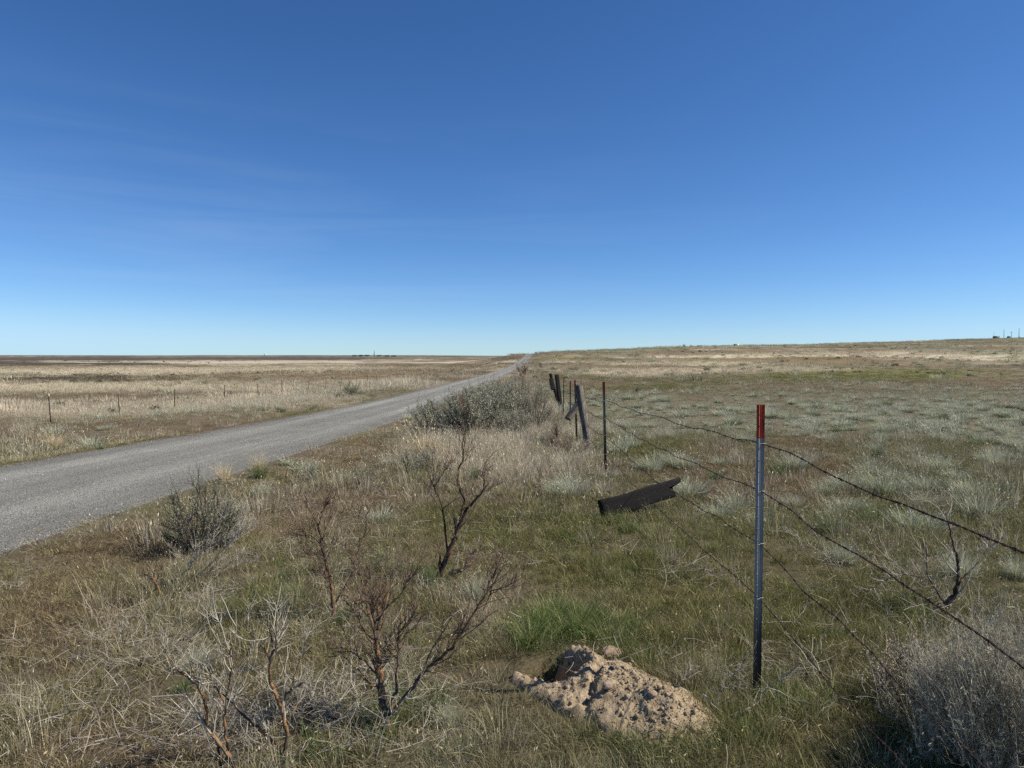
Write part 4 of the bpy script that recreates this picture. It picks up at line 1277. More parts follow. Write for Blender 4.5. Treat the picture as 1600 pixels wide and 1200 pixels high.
# far scattered scrub nobody could count
M_FARSCRUB = sage_leaf_mat('far_scrub_leaves', (.07, .065, .04), (.12, .11, .07), (.19, .175, .115))
col_scrub = proto_collection('far_scrub_kinds', [shrub_meshes(830 + i, .8, .55, 16, 4, 6, .16, .09, M_FARSCRUB, M_SAGEWOOD, .3, .02)[0] for i in range(3)])
def scrub():
    X, Y, S_ = [], [], []
    for (r0, r1, dens, sc) in ((45, 160, .010, .5), (120, 420, .0042, .8), (400, 1000, .0012, 1.1), (1000, 3500, .00018, 2.2)):
        x, y = wedge(r0, r1, dens, 40)
        k = road_free(x, y, 1.2, 0)
        x, y = x[k], y[k]
        c = fbm(x / (r0 * .30), y / (r0 * .30), 3, 921)
        u_, v_, _ = project(x, y, terrain(x, y, False))
        k = (c > .56)
        X.append(x[k]); Y.append(y[k]); S_.append(sc * (.4 + .8 * rng.random(k.sum())))
    x = np.concatenate(X); y = np.concatenate(Y); sc = np.concatenate(S_); n = len(x)
    rot = np.stack([0 * x, 0 * x, rng.random(n) * 6.283], -1)
    scatter('distant_scrub', 'small dark scrub dotting the far prairie up to the horizon', 'scrub', col_scrub, x, y, terrain(x, y) - .02, rng.integers(0, 3, n), rot, np.stack([sc, sc, sc * .8], -1), np.full((n, 3), .1))
    print('scrub', n)
scrub()

# ------------------------------------------------------------------ dead shrubs traced limb by limb, each limb at its own depth
def dead_shrub(name, label, base, limbs, bark, twigbark, ntw=7, tl=(.05, .20), tr=.0016, depth=.10, seed=0, cat='dead shrub', group='dead lichen-crusted shrubs', y=None, sub=2):
    g = np.random.default_rng(seed)
    B = at(*base, y=y) if y else at(*base)
    root = empty(name, (B.x, B.y, B.z))
    tw = MB(); k_ = 0
    for (pts, r0, r1) in limbs:
        off0 = 0 if k_ == 0 else g.normal() * depth * .15
        slope = g.normal() * depth
        P = []
        m = len(pts)
        for i, (u, v) in enumerate(pts):
            t = i / max(m - 1, 1)
            p = at(u, v, y=B.y + off0 + slope * t * (.6 + .4 * t))
            P.append(np.array(p) - np.array(B))
        P = np.array(P)
        # finer, gnarlier line
        tt = np.linspace(0, m - 1, (m - 1) * 4 + 1)
        Pf = np.stack([np.interp(tt, np.arange(m), P[:, c]) for c in range(3)], -1)
        L = np.linalg.norm(np.diff(P, axis=0), axis=1).sum()
        Pf[1:-1] += g.normal(size=(len(Pf) - 2, 3)) * L / len(Pf) * .13
        rad = (r0 + (r1 - r0) * np.linspace(0, 1, len(Pf)) ** .6) * .88 * (1 + .13 * g.normal(size=len(Pf))).clip(.7, 1.3)
        b = MB(); b.tube(Pf, rad, 7)
        b.build('branch', bark, root, True)
        # secondary branches between limb and twig
        sec = []
        if r0 > .0055 and seed < 30:
            for q in range(max(2, int(L / .075))):
                t = .2 + .75 * g.random(); i = t * (len(Pf) - 1); j = min(int(i), len(Pf) - 2)
                p = Pf[j] + (Pf[j + 1] - Pf[j]) * (i - j)
                d0 = Pf[j + 1] - Pf[j]; d0 = d0 / (np.linalg.norm(d0) + 1e-9)
                d = d0 * .7 + g.normal(size=3) * .5 + np.array([0, 0, .35]); d /= np.linalg.norm(d)
                ll_ = min(.32, L * .5) * (.35 + .65 * g.random()); rr_ = float(rad[j]) * .38 + .0012
                pts_ = [p]
                for e_ in range(5):
                    d = d + g.normal(size=3) * .16 + np.array([0, 0, .06]); d /= np.linalg.norm(d)
                    pts_.append(pts_[-1] + d * ll_ / 5)
                tw.tube(pts_, np.linspace(rr_, .0011, 6), 4, False)
                sec.append(np.array(pts_))
        n = int(ntw * (1.0 if twigbark is M_PALEWOOD else 1.35) * L / .2)
        for q in range(n):
            t = .25 + .75 * g.random() ** .7
            i = t * (len(Pf) - 1); j = min(int(i), len(Pf) - 2)
            p = Pf[j] + (Pf[j + 1] - Pf[j]) * (i - j)
            d0 = Pf[j + 1] - Pf[j]; d0 = d0 / (np.linalg.norm(d0) + 1e-9)
            def twig(p, d0, L, r, lev):
                d = d0 * .75 + g.normal(size=3) * .42 + np.array([0, 0, .30]); d /= np.linalg.norm(d)
                c1 = p + d * L * .35 + g.normal(size=3) * L * .05
                c2 = p + d * L * .7 + g.normal(size=3) * L * .08 + np.array([0, 0, L * .05])
                c3 = p + d * L + g.normal(size=3) * L * .08 + np.array([0, 0, L * .12])
                tw.tube([p, c1, c2, c3], [r * 1.5, r * 1.25, r * .95, r * .5], 3, False)
                if lev:
                    for _ in range(sub):
                        s_ = (c1, c2)[g.integers(0, 2)]
                        twig(s_, d, L * (.35 + .35 * g.random()), r * .6, lev - 1)
            if sec and g.random() < .75:
                sp_ = sec[g.integers(0, len(sec))]; e_ = int(g.integers(1, 5)); p = sp_[e_]; d0 = sp_[e_ + 1] - sp_[e_]; d0 = d0 / (np.linalg.norm(d0) + 1e-9)
            twig(p, d0, tl[0] + (tl[1] - tl[0]) * g.random() ** 1.5, tr * (.7 + .7 * g.random()), 1)
        k_ += 1
    if tw.n:
        o = tw.build('twigs', twigbark, root)
        tag(o, kind='stuff')
    tag(root, label, cat, group)
    return root

dead_shrub('dead_shrub', 'dead black-barked shrub with a forked crown and one tall stalk in the middle distance', (690, 908), [
    ([(681, 918), (690, 890), (702, 862), (712, 840), (718, 818), (730, 795), (750, 772), (763, 756)], .036, .006),
    ([(757, 765), (755, 740), (758, 722)], .006, .002),
    ([(700, 876), (697, 840), (692, 800), (688, 780), (678, 760), (672, 748)], .012, .004),
    ([(678, 760), (690, 742), (703, 722)], .004, .0015),
    ([(718, 818), (722, 795), (725, 780), (715, 757), (716, 732), (725, 716), (722, 695)], .010, .004),
    ([(722, 700), (727, 675), (729, 655), (730, 638)], .006, .002),
    ([(686, 912), (705, 895), (722, 890), (735, 881)], .034, .010),
    ([(708, 860), (724, 861), (738, 867)], .007, .002),
    ([(690, 905), (686, 882), (688, 870)], .024, .008),
    ([(732, 793), (744, 802), (752, 812)], .005, .0015),
    ([(745, 776), (762, 764), (776, 758)], .004, .001)], M_DEADBARK, M_REDTWIG, 9, (.04, .17), .0014, .12, 1)
dead_shrub('dead_shrub', 'dead reddish-twigged shrub with a twisted trunk, left of the black-barked one', (519, 975), [
    ([(519, 980), (521, 950), (519, 925), (518, 906), (510, 885), (504, 860), (502, 840), (496, 818)], .020, .006),
    ([(498, 822), (488, 805), (478, 785), (468, 770)], .006, .0015),
    ([(498, 820), (503, 800), (512, 788)], .005, .0015),
    ([(519, 900), (508, 896), (496, 894), (492, 885)], .006, .002),
    ([(525, 940), (534, 926), (546, 905), (553, 885), (556, 868), (566, 845), (572, 828), (573, 805), (580, 790)], .008, .003),
    ([(506, 870), (492, 850), (478, 838), (466, 836)], .005, .0015),
    ([(515, 905), (500, 885), (486, 868), (470, 845)], .005, .0015),
    ([(503, 845), (512, 820), (520, 800)], .004, .0015)], M_LICHEN, M_REDTWIG, 12, (.05, .20), .0013, .12, 2)
dead_shrub('dead_shrub', 'biggest dead shrub, orange-lichened, dense upright twigs and a long limb reaching right', (605, 1145), [
    ([(604, 1155), (600, 1110), (595, 1070), (592, 1040), (587, 1000), (590, 960), (596, 940)], .030, .007),
    ([(588, 1000), (580, 970), (572, 945), (560, 920)], .009, .002),
    ([(590, 985), (600, 945), (614, 912)], .007, .002),
    ([(610, 1110), (619, 1080), (620, 1040), (622, 990), (628, 960)], .009, .004),
    ([(622, 990), (636, 972), (652, 955)], .006, .002),
    ([(594, 1045), (608, 1028), (620, 1012)], .007, .003),
    ([(608, 1118), (640, 1080), (662, 1050), (690, 1028), (712, 1003), (730, 975), (757, 932), (768, 905), (776, 885)], .012, .003),
    ([(765, 925), (782, 920), (800, 911)], .004, .001),
    ([(594, 1060), (570, 1032), (545, 1016), (520, 1004)], .007, .002),
    ([(597, 1080), (578, 1068), (560, 1045)], .007, .003),
    ([(588, 1005), (570, 985), (554, 955), (540, 940)], .006, .0015),
    ([(588, 1010), (583, 960), (576, 920), (570, 895)], .006, .0015),
    ([(590, 970), (604, 950), (626, 928), (640, 905)], .005, .0015)], M_LICHEN, M_REDTWIG, 13, (.04, .16), .0013, .10, 3)
dead_shrub('dead_shrub', 'dead shrub with pale and orange forked stems at the bottom of the view', (446, 1192), [
    ([(445, 1200), (449, 1150), (442, 1106), (430, 1085), (422, 1062), (423, 1028), (430, 1006), (433, 985)], .013, .004),
    ([(422, 1030), (412, 1012), (400, 1000), (390, 988), (378, 968)], .006, .002),
    ([(426, 1010), (424, 994), (418, 975), (417, 960)], .005, .0015),
    ([(442, 1100), (447, 1084), (462, 1074), (475, 1066)], .007, .003),
    ([(455, 1078), (462, 1050), (472, 1020), (478, 994)], .006, .002),
    ([(444, 1190), (431, 1165), (412, 1145), (394, 1128), (369, 1104), (348, 1086), (335, 1074)], .012, .003),
    ([(433, 990), (440, 978), (446, 968)], .003, .001),
    ([(446, 1150), (454, 1120), (470, 1090)], .004, .0015)], M_LICHEN, M_PALEWOOD, 8, (.04, .14), .0013, .08, 4)
dead_shrub('dead_shrub', 'orange-lichened crooked shrub stems cut off by the bottom edge, lower left', (368, 1215), [
    ([(378, 1215), (352, 1172), (334, 1150), (325, 1134), (320, 1090), (306, 1069), (290, 1055), (278, 1045)], .012, .005),
    ([(280, 1048), (266, 1030), (255, 1010)], .005, .0015),
    ([(356, 1172), (351, 1130), (354, 1090), (362, 1044), (362, 1012), (359, 990)], .007, .002),
    ([(306, 1069), (302, 1050), (296, 1035)], .005, .002),
    ([(345, 1215), (343, 1180), (340, 1165)], .008, .006),
    ([(352, 1100), (340, 1080), (330, 1060)], .005, .0015),
    ([(325, 1130), (312, 1118), (300, 1100)], .004, .0015)], M_LICHEN, M_PALEWOOD, 9, (.04, .14), .0013, .08, 5)
dead_shrub('dead_shrub', 'dark dead shrub with three forked bare limbs right of the near post', (1473, 962), [
    ([(1469, 966), (1480, 942), (1493, 928), (1497, 900), (1498, 887), (1496, 868), (1490, 852), (1482, 822), (1478, 800)], .026, .004),
    ([(1492, 930), (1500, 910), (1512, 895), (1531, 876), (1541, 860), (1552, 846)], .010, .002),
    ([(1478, 945), (1468, 930), (1452, 906), (1447, 880), (1447, 853)], .008, .003),
    ([(1470, 958), (1466, 944), (1476, 938), (1490, 945)], .014, .008),
    ([(1450, 906), (1430, 900), (1412, 897), (1390, 903), (1369, 914), (1350, 926)], .004, .0012),
    ([(1412, 897), (1400, 880), (1382, 870)], .003, .001),
    ([(1460, 915), (1440, 905), (1432, 890)], .003, .001)], M_DEADBARK, M_PALEWOOD, 6, (.05, .17), .0014, .12, 6)
dead_shrub('dead_shrub', 'small orange-tipped dead stump shrub left of the roadside sagebrush base', (256, 945), [
    ([(268, 958), (258, 945), (252, 930), (247, 917), (241, 910), (240, 895), (231, 882)], .010, .004),
    ([(243, 910), (250, 896), (252, 884)], .007, .003),
    ([(241, 905), (234, 900), (228, 892)], .006, .002),
    ([(247, 918), (236, 926), (225, 938)], .006, .002),
    ([(256, 945), (262, 950), (268, 958)], .006, .003)], M_LICHEN, M_REDTWIG, 10, (.03, .10), .0013, .06, 7)
dead_shrub('dead_shrub', 'thin dead stalk shrub standing right of the black-barked shrub', (757, 960), [
    ([(755, 965), (760, 940), (768, 925), (775, 890), (778, 868)], .005, .002),
    ([(766, 928), (782, 920), (798, 912)], .004, .0015)], M_DEADBARK, M_REDTWIG, 6, (.04, .12), .0012, .06, 8)
dead_shrub('dead_shrub', 'slender grey dead stalk in pale grass below the big sagebrush cluster', (845, 795), [
    ([(845, 797), (846, 775), (844, 752), (842, 735)], .005, .002),
    ([(844, 752), (852, 742), (858, 732)], .003, .001)], M_REDTWIG, M_REDTWIG, 8, (.05, .16), .0016, .08, 9)
dead_shrub('dead_shrub', 'bare brown dead shrub beyond the sagebrush cluster beside the far road edge', (817, 600), [
    ([(817, 602), (817, 590), (818, 580), (817, 573)], .03, .008),
    ([(817, 592), (813, 583), (808, 577)], .015, .006),
    ([(817, 590), (821, 583), (822, 577)], .015, .006)], M_DEADBARK, M_REDTWIG, 4, (.2, .6), .008, .3, 10)
dead_shrub('dead_shrub', 'leafless grey tangle of thin twigs at the foot of the leaning wooden post', (885, 715), [
    ([(893, 722), (885, 705), (876, 690), (868, 678)], .006, .002),
    ([(895, 722), (905, 708), (914, 700)], .005, .002),
    ([(880, 720), (866, 700), (862, 690)], .005, .002),
    ([(905, 745), (918, 735), (930, 728)], .005, .002),
    ([(905, 745), (895, 735), (884, 728)], .005, .002)], M_REDTWIG, M_REDTWIG, 30, (.08, .30), .0018, .3, 11)

# bleached fallen twigs
FT = [
    ('bleached fallen branch stretching from the stump shrub up to the roadside sagebrush', [([(262, 914), (280, 900), (297, 887), (303, 870), (309, 852)], .006, .003), ([(294, 920), (312, 898), (337, 872), (355, 852), (375, 831)], .006, .002), ([(258, 918), (275, 912), (292, 903)], .005, .003), ([(300, 912), (330, 892), (368, 884), (400, 876)], .004, .001), ([(286, 925), (310, 905), (340, 880), (362, 850), (378, 822)], .005, .0015), ([(280, 905), (300, 880), (318, 858), (352, 840)], .004, .0012), ([(305, 925), (332, 905), (352, 890), (380, 862)], .004, .001), ([(322, 878), (326, 850), (342, 820), (352, 806)], .004, .001), ([(270, 930), (300, 915), (325, 912)], .004, .001), ([(298, 888), (284, 872), (272, 862)], .003, .001), ([(330, 870), (328, 850), (334, 838)], .003, .001)], (290, 918), 14),
    ('pale forked twig sticking up out of the grass at far left', [([(210, 1015), (205, 990), (198, 968), (188, 950)], .005, .002), ([(211, 1016), (222, 1000), (231, 980), (242, 960), (250, 948)], .005, .002), ([(229, 985), (227, 970), (218, 956)], .003, .001), ([(192, 1012), (192, 995), (186, 980)], .003, .001)], (211, 1018), 8),
    ('long thin white curved twig crossing in front of the biggest dead shrub', [([(588, 1195), (590, 1175), (598, 1140), (612, 1115), (628, 1098), (645, 1080), (657, 1068)], .0035, .0012), ([(480, 1184), (520, 1168), (560, 1152), (590, 1136), (602, 1128)], .0030, .0012), ([(500, 1140), (540, 1120), (575, 1098), (600, 1088), (622, 1091)], .0025, .001)], (588, 1195), 5),
    ('arching white twig sweeping right of the biggest dead shrub', [([(560, 1040), (575, 1046), (600, 1047), (625, 1042), (660, 1033), (690, 1030)], .003, .0015), ([(500, 1060), (520, 1050), (545, 1055), (570, 1050)], .0025, .001)], (575, 1080), 5),
    ('bleached branching twig on the ground right of the soil heap', [([(1098, 1085), (1118, 1105), (1140, 1125), (1158, 1142)], .0045, .002), ([(1122, 1105), (1122, 1085), (1140, 1060), (1156, 1042)], .003, .001), ([(1136, 1122), (1160, 1110), (1180, 1100)], .0035, .002), ([(1055, 1075), (1068, 1060), (1080, 1045)], .003, .001), ([(1185, 1085), (1210, 1068), (1238, 1048)], .003, .001)], (1140, 1128), 9),
    ('pale twig lying in grass just right of the near post', [([(1196, 975), (1220, 970), (1245, 972), (1270, 979), (1310, 984)], .003, .0015), ([(1240, 972), (1250, 960), (1258, 952)], .002, .001)], (1196, 985), 7),
    ('weathered grey stick lying on brown ground at the left edge', [([(70, 1135), (90, 1120), (110, 1112), (132, 1104)], .007, .003), ([(95, 1118), (104, 1102), (108, 1092)], .003, .001)], (70, 1138), 4),
    ('thin bleached twigs in grass behind the near post to its right', [([(1300, 880), (1285, 850), (1265, 825), (1255, 808)], .003, .001), ([(1310, 890), (1290, 868), (1255, 845), (1228, 830)], .003, .001)], (1308, 893), 5),
    ('short pale curved twig right of the post among green grass', [([(1365, 978), (1378, 970), (1388, 960), (1395, 955)], .003, .0015)], (1365, 982), 3),
    ('tangle of fine white twigs in front of the dark forked shrub', [([(1344, 931), (1360, 925), (1385, 922), (1405, 925), (1422, 919)], .0035, .0012), ([(1400, 905), (1390, 890), (1370, 880), (1358, 874)], .003, .001), ([(1470, 975), (1500, 972), (1522, 970)], .003, .001), ([(1505, 962), (1495, 950), (1480, 945), (1462, 944)], .003, .001)], (1400, 935), 9),
    ('dry white twigs around the seedlings beside the pale road-edge tuft', [([(375, 752), (383, 745), (387, 742)], .006, .003), ([(398, 775), (402, 765), (404, 758)], .004, .002), ([(425, 775), (450, 762), (475, 745)], .003, .0012)], (395, 778), 6)]
for i, (lb, limbs, base, nt_) in enumerate(FT):
    dead_shrub('fallen_twig', lb, base, limbs, M_PALEWOOD, M_PALEWOOD, nt_, (.03, .14), .0013, .06, 40 + i, 'fallen twig', 'bleached fallen twigs', sub=1)

# grey mats of fine broken twigs, too many to count
def tangle_mesh(seed):
    g = np.random.default_rng(seed)
    b = MB()
    for k in range(34):
        a = g.random() * 6.283; R0 = .17 * g.random() ** .6; p = np.array([R0 * math.cos(a), R0 * math.sin(a), .0 + .04 * g.random()])
        d = np.array([math.cos(a + g.normal() * .9), math.sin(a + g.normal() * .9), .15 + .75 * g.random() ** 1.5]); d /= np.linalg.norm(d)
        L = .07 + .17 * g.random(); r = .0008 + .0014 * g.random() ** 2
        pts = [p]; dd = d.copy()
        for e_ in range(4):
            dd = dd + g.normal(size=3) * .28 + np.array([0, 0, -.07]); dd /= np.linalg.norm(dd); pts.append(pts[-1] + dd * L / 4)
        b.tube(pts, np.linspace(r, r * .4, 5), 3, False)
        for q in range(2):
            p2 = pts[1 + q]; d2 = dd + g.normal(size=3) * .6; d2 /= np.linalg.norm(d2)
            b.tube([p2, p2 + d2 * L * .22, p2 + d2 * L * .4 + np.array([0, 0, .01])], [r * .6, r * .45, r * .25], 3, False)
    return b.mesh('twig_tangle', M_PALEWOOD)
col_tangle = proto_collection('twig_tangle_kinds', [tangle_mesh(1200 + i) for i in range(5)])
def tangles():
    P = []
    for (u, v, ru, rv, n) in ((u_, v_, ru_ * 1.25, rv_ * 1.2, int(n_ * .26)) for (u_, v_, ru_, rv_, n_) in ((240, 985, 80, 30, 46), (200, 1010, 60, 20, 18), (120, 900, 60, 30, 8), (345, 860, 45, 30, 34), (300, 925, 50, 20, 22), (540, 1110, 70, 60, 50), (440, 1120, 60, 50, 26), (330, 1130, 50, 50, 16), (650, 1150, 50, 40, 16),
                              (1100, 1080, 60, 40, 34), (1180, 1060, 60, 35, 22), (1250, 1040, 60, 20, 10), (1030, 900, 50, 20, 8), (920, 735, 35, 15, 24), (870, 715, 30, 12, 20), (900, 770, 40, 15, 12), (1400, 915, 60, 22, 26), (1480, 960, 40, 18, 14), (1260, 850, 50, 30, 12),
                              (520, 960, 50, 40, 16), (600, 1010, 50, 40, 14), (700, 930, 40, 30, 10), (410, 780, 30, 10, 10), (1300, 1120, 60, 30, 8), (70, 1130, 60, 30, 12), (1010, 790, 40, 15, 10))):
        for k in range(n):
            p = at(u + rng.normal() * ru * .6, v + rng.normal() * rv * .6)
            a, b = inv_mound(p.x, p.y)
            if (a / .55) ** 2 + (b / .26) ** 2 < 1.3 or abs(p.x - road_cx(p.y)) < 2.3: continue
            P.append(p)
    P = np.array([tuple(p) for p in P]); n = len(P)
    sc = .6 + .8 * rng.random(n)
    rot = np.stack([(rng.random(n) - .5) * .4, (rng.random(n) - .5) * .4, rng.random(n) * 6.283], -1)
    scatter('twig_litter', 'grey mats of fine broken twigs lying among the grass and dead shrubs', 'twigs', col_tangle, P[:, 0], P[:, 1], terrain(P[:, 0], P[:, 1]), rng.integers(0, 5, n), rot, np.stack([sc, sc, sc * .8], -1), np.full((n, 3), .3))
tangles()

# ------------------------------------------------------------------ bunchgrass tussocks one can pick out
TM = {
    'grey': [tuss_mesh(620, 620, .17, (.10, .34), .0036, 900 + i, M_TUSS, M_CORE) for i in range(4)],
    'straw': [blade_mesh('grass_tussock', M_TUSS_STRAW, 420, .12, (.22, .52), .0050, .35, .5, .75, .6, 910 + i, .3, 3) for i in range(3)],
    'green': [blade_mesh('grass_tussock', M_TUSS_GREEN, 420, .12, (.10, .30), .0055, .35, .6, .75, .6, 920 + i, .05, 3) for i in range(3)]}
def tussock(kd, u, v, wpx, hpx, label, group):
    p = at(u, v)
    d = p.y
    wm = wpx * d / F_PX; hm = hpx * d / F_PX
    W0, H0 = {'grey': (.62, .33), 'straw': (.66, .46), 'green': (.50, .27)}[kd]
    me = TM[kd][int(rng.integers(0, len(TM[kd])))]
    o = new_obj('grass_tussock', me, None, (p.x, p.y, gz(p.x, p.y) - .015))
    o.rotation_euler = ((rng.random() - .5) * .2, (rng.random() - .5) * .2, rng.random() * 6.28)
    s1 = max(.25, wm / W0); s2 = max(.3, hm / H0)
    o.scale = (s1, s1, s2)
    tag(o, label, 'grass tussock', group)
    return o
GR = 'grey-green tussocks in the right-hand prairie'
GL = 'tussocks beside the gravel road'
for a in (
    ('grey', 1148, 800, 66, 42, 'pale grey tussock with a dark heart left of the near post', GR),
    ('grey', 1046, 686, 46, 26, 'light grey-green tussock above the wire, right of the second steel post', GR),
    ('grey', 1024, 738, 34, 26, 'dark-based small tussock just above the broken board', GR),
    ('grey', 1318, 880, 66, 48, 'grey twiggy tussock midway between the near post and the dark forked shrub', GR),
    ('green', 1370, 716, 32, 26, 'dark green rounded tussock alone beyond the wire', GR),
    ('grey', 1368, 708, 34, 26, 'pale crest of grass behind the dark green rounded tussock', GR),
    ('grey', 1470, 735, 80, 34, 'wide pale tussock between the top wire and the green patches', GR),
    ('grey', 1510, 775, 80, 44, 'broad silvery tussock above where the top wire leaves on the right', GR),
    ('grey', 1545, 722, 56, 26, 'grey tussock beside the long green patch near the right edge', GR),
    ('green', 1540, 695, 70, 12, 'low dark green tussock in the long green patch by the right edge', GR),
    ('grey', 1420, 665, 50, 20, 'grey-green tussock in the far belt left of the green patches', GR),
    ('grey', 1300, 812, 60, 30, 'low pale tussock just below the middle wire right of the post', GR),
    ('grey', 1450, 830, 90, 46, 'silvery tussock behind the dark forked shrub, upper side', GR),
    ('grey', 1500, 905, 80, 66, 'large silvery tussock directly behind the dark forked shrub limbs', GR),
    ('grey', 1590, 905, 60, 50, 'bright tussock cut by the right edge above the rabbitbrush', GR),
    ('grey', 1275, 668, 24, 18, 'little dark tussock right of the red post tip', GR),
    ('green', 1305, 676, 16, 12, 'tiny dark green tussock beyond the red post tip', GR),
    ('green', 1274, 670, 16, 11, 'tiny dark spot of green grass farthest right of the red tip', GR),
    ('grey', 1340, 655, 50, 16, 'pale tussock in the far belt above the dark green one', GR),
    ('grey', 1230, 655, 44, 16, 'pale tussock in the far belt behind the red post tip', GR),
    ('grey', 1130, 650, 50, 16, 'pale tussock in the far belt left of the near post', GR),
    ('grey', 1400, 750, 60, 24, 'thin pale tussock under the middle of the top wire', GR),
    ('grey', 1240, 790, 50, 26, 'thin grey tussock close right of the near post', GR),
    ('straw', 665, 716, 84, 56, 'yellow straw tuft with long leaning blades below the sagebrush cluster', GL),
    ('straw', 690, 716, 44, 34, 'shorter straw tuft right of the yellow leaning one', GL),
    ('green', 405, 748, 42, 30, 'dark green tuft at the road edge under pale seed stalks', GL),
    ('straw', 404, 744, 40, 44, 'pale seed stalks rising from the dark green road-edge tuft', GL),
    ('grey', 408, 776, 50, 28, 'low pale green tussock in front of the dark road-edge tuft', GL),
    ('straw', 352, 752, 40, 34, 'straw tuft between the roadside sagebrush and the dark road-edge tuft', GL),
    ('grey', 312, 1040, 84, 42, 'blue-grey tussock behind the crooked orange-lichened stems', GL),
    ('green', 288, 1082, 60, 36, 'dark green tussock left of the crooked orange-lichened stems', GL),
    ('green', 745, 750, 40, 28, 'dark green tuft within the pale straw patch by the stalk', GL),
    ('green', 668, 915, 40, 42, 'green tussock growing at the base of the black-barked shrub', GL),
    ('grey', 745, 935, 60, 50, 'pale green tussock right of the black-barked shrub base', GL),
    ('green', 530, 975, 46, 30, 'green tussock around the foot of the reddish-twigged shrub', GL),
    ('straw', 84, 703, 46, 32, 'straw tuft across the road near the leftmost fence post', GL),
    ('green', 22, 716, 40, 14, 'green tuft at the far road edge by the left margin', GL),
    ('green', 78, 705, 46, 8, 'low green tuft under the straw tuft across the road', GL),
    ('green', 157, 702, 16, 9, 'small green tuft on the far road verge', GL),
    ('green', 226, 685, 24, 10, 'dark tuft on the far verge below the second fence post', GL),
    ('grey', 168, 672, 40, 14, 'pale flattened tussock across the road under the second fence post', GL),
    ('green', 187, 640, 14, 7, 'dark little tuft beside the base of the second far fence post', GL),
    ('green', 488, 640, 18, 8, 'dark tuft on the verge where the far road edge narrows', GL),
    ('green', 440, 644, 20, 8, 'dark tuft across the road left of the one at the narrowing', GL),
    ('grey', 472, 628, 24, 12, 'pale tussock across the road left of the lone sagebrush', GL),
    ('grey', 860, 775, 50, 30, 'grey tussock left of the broken board among pale grass', GL),
    ('grey', 700, 1130, 70, 50, 'pale green tussock between the biggest dead shrub and the soil heap', GL)):
    tussock(*a)
# more of the countable ones in the right-hand field share one look
def field_tussocks():
    n = 0; taken = []
    for _ in range(9000):
        if n >= 210: break
        r = 5.5 + 34 * rng.random() ** .8; th = math.radians(4 + 38 * rng.random()) - YAW
        x, y = r * math.sin(th), r * math.cos(th)
        if x < 1.7: continue
        c = float(fbm(np.array([x / 5.0]), np.array([y / 5.0]), 3, 404)[0])
        if rng.random() > np.clip((c - .38) / .22, .04, 1): continue
        if any((x - q[0]) ** 2 + (y - q[1]) ** 2 < .3 for q in taken): continue
        taken.append((x, y)); n += 1
        kd = 'grey' if rng.random() < .78 else 'green'
        o = new_obj('grass_tussock', TM[kd][int(rng.integers(0, 3))], None, (x, y, gz(x, y) - .015))
        o.rotation_euler = ((rng.random() - .5) * .3, (rng.random() - .5) * .3, rng.random() * 6.28)
        s1 = .7 + .8 * rng.random() ** 1.5
        o.scale = (s1, s1, s1 * (.6 + .4 * rng.random()))
        u_, v_, _ = project(np.array(x), np.array(y), np.array(gz(x, y)))
        wh = ('close to the wire' if x < 3 else 'left of the near post' if u_ < 1180 else 'in view of the near post' if u_ < 1330 else 'towards the right margin' if u_ < 1600 else 'past the right margin')
        dd_ = ('in the nearest grass' if y < 9 else 'in mid-field' if y < 17 else 'in the far belt')
        tag(o, '%s bunchgrass tussock %s, %s' % ('grey-green' if kd == 'grey' else 'dark green', dd_, wh), 'grass tussock', GR)
field_tussocks()

# ------------------------------------------------------------------ things on the horizon
def pole(u, vtop, dist, H, arm, label, r=.16):
    x = (u - 835) / F_PX * dist
    z = float(terrain(np.array([x]), np.array([dist]))[0])
    want = at(u, vtop, y=dist).z
    root = empty('utility_pole', (x, dist, z))
    b = MB(); b.tube([(0, 0, -.5), (0, 0, want - z)], [r * 1.1, r * .8], 8); b.build('pole', M_POLEWOOD, root)
    if arm:
        for k, h in enumerate(arm):
            b = MB(); b.box(0, 0, want - z - h, 3.2, .2, .25); b.build('crossarm', M_POLEWOOD, root)
    tag(root, label, 'utility pole', 'utility poles on the right-hand skyline')
D_ = 800
pole(1536.5, 518.5, D_, 8, [], 'faint thin pole above the small shed on the skyline', .12)
pole(1551.5, 514.5, D_, 10, [], 'tall plain pole right of the small shed on the skyline', .22)
pole(1562.8, 518, D_, 8, [1.0], 'shorter pole between the two tall plain ones on the skyline', .20)
pole(1574, 512.8, D_, 11, [], 'tallest plain pole on the skyline', .24)
pole(1586.5, 514.5, D_, 10, [1.0, 2.6], 'thick pole with crossarms nearest the right edge on the skyline', .30)

def shed(u, dist, w, h, d, label, wall, roofm, name='shed', cat='shed', dz=0):
    x = (u - 835) / F_PX * dist
    z = float(terrain(np.array([x]), np.array([dist]))[0]) + dz
    root = empty(name, (x, dist, z))
    b = MB(); b.box(0, 0, h * .35 - .3, w, d, h * .7 + .6); b.build('wall', wall, root)
    b = MB()
    V = [(-w * .54, -d * .56, h * .7), (w * .54, -d * .56, h * .7), (w * .54, d * .56, h * .7), (-w * .54, d * .56, h * .7), (-w * .54, 0, h), (w * .54, 0, h)]
    b.add(V, [(0, 1, 5, 4), (2, 3, 4, 5), (3, 2, 1, 0)], [(0, 4, 3), (1, 2, 5)]); b.build('roof', roofm, root)
    tag(root, label, cat)
shed(1540, D_, 5.0, 1.9, 4, 'low dark shed on the right-hand skyline beside the poles', M_GREYWALL, M_DARKROOF, dz=.6)
shed(1559, D_, 2.2, 1.2, 3, 'small dark hut on the skyline between the tall poles', M_GREYWALL, M_DARKROOF, name='hut', cat='hut', dz=.4)
shed(1148.5, 460, 1.9, 1.05, 2, 'small white-walled shed on the right-hand skyline', M_WHITE, M_WHITE, dz=.3)
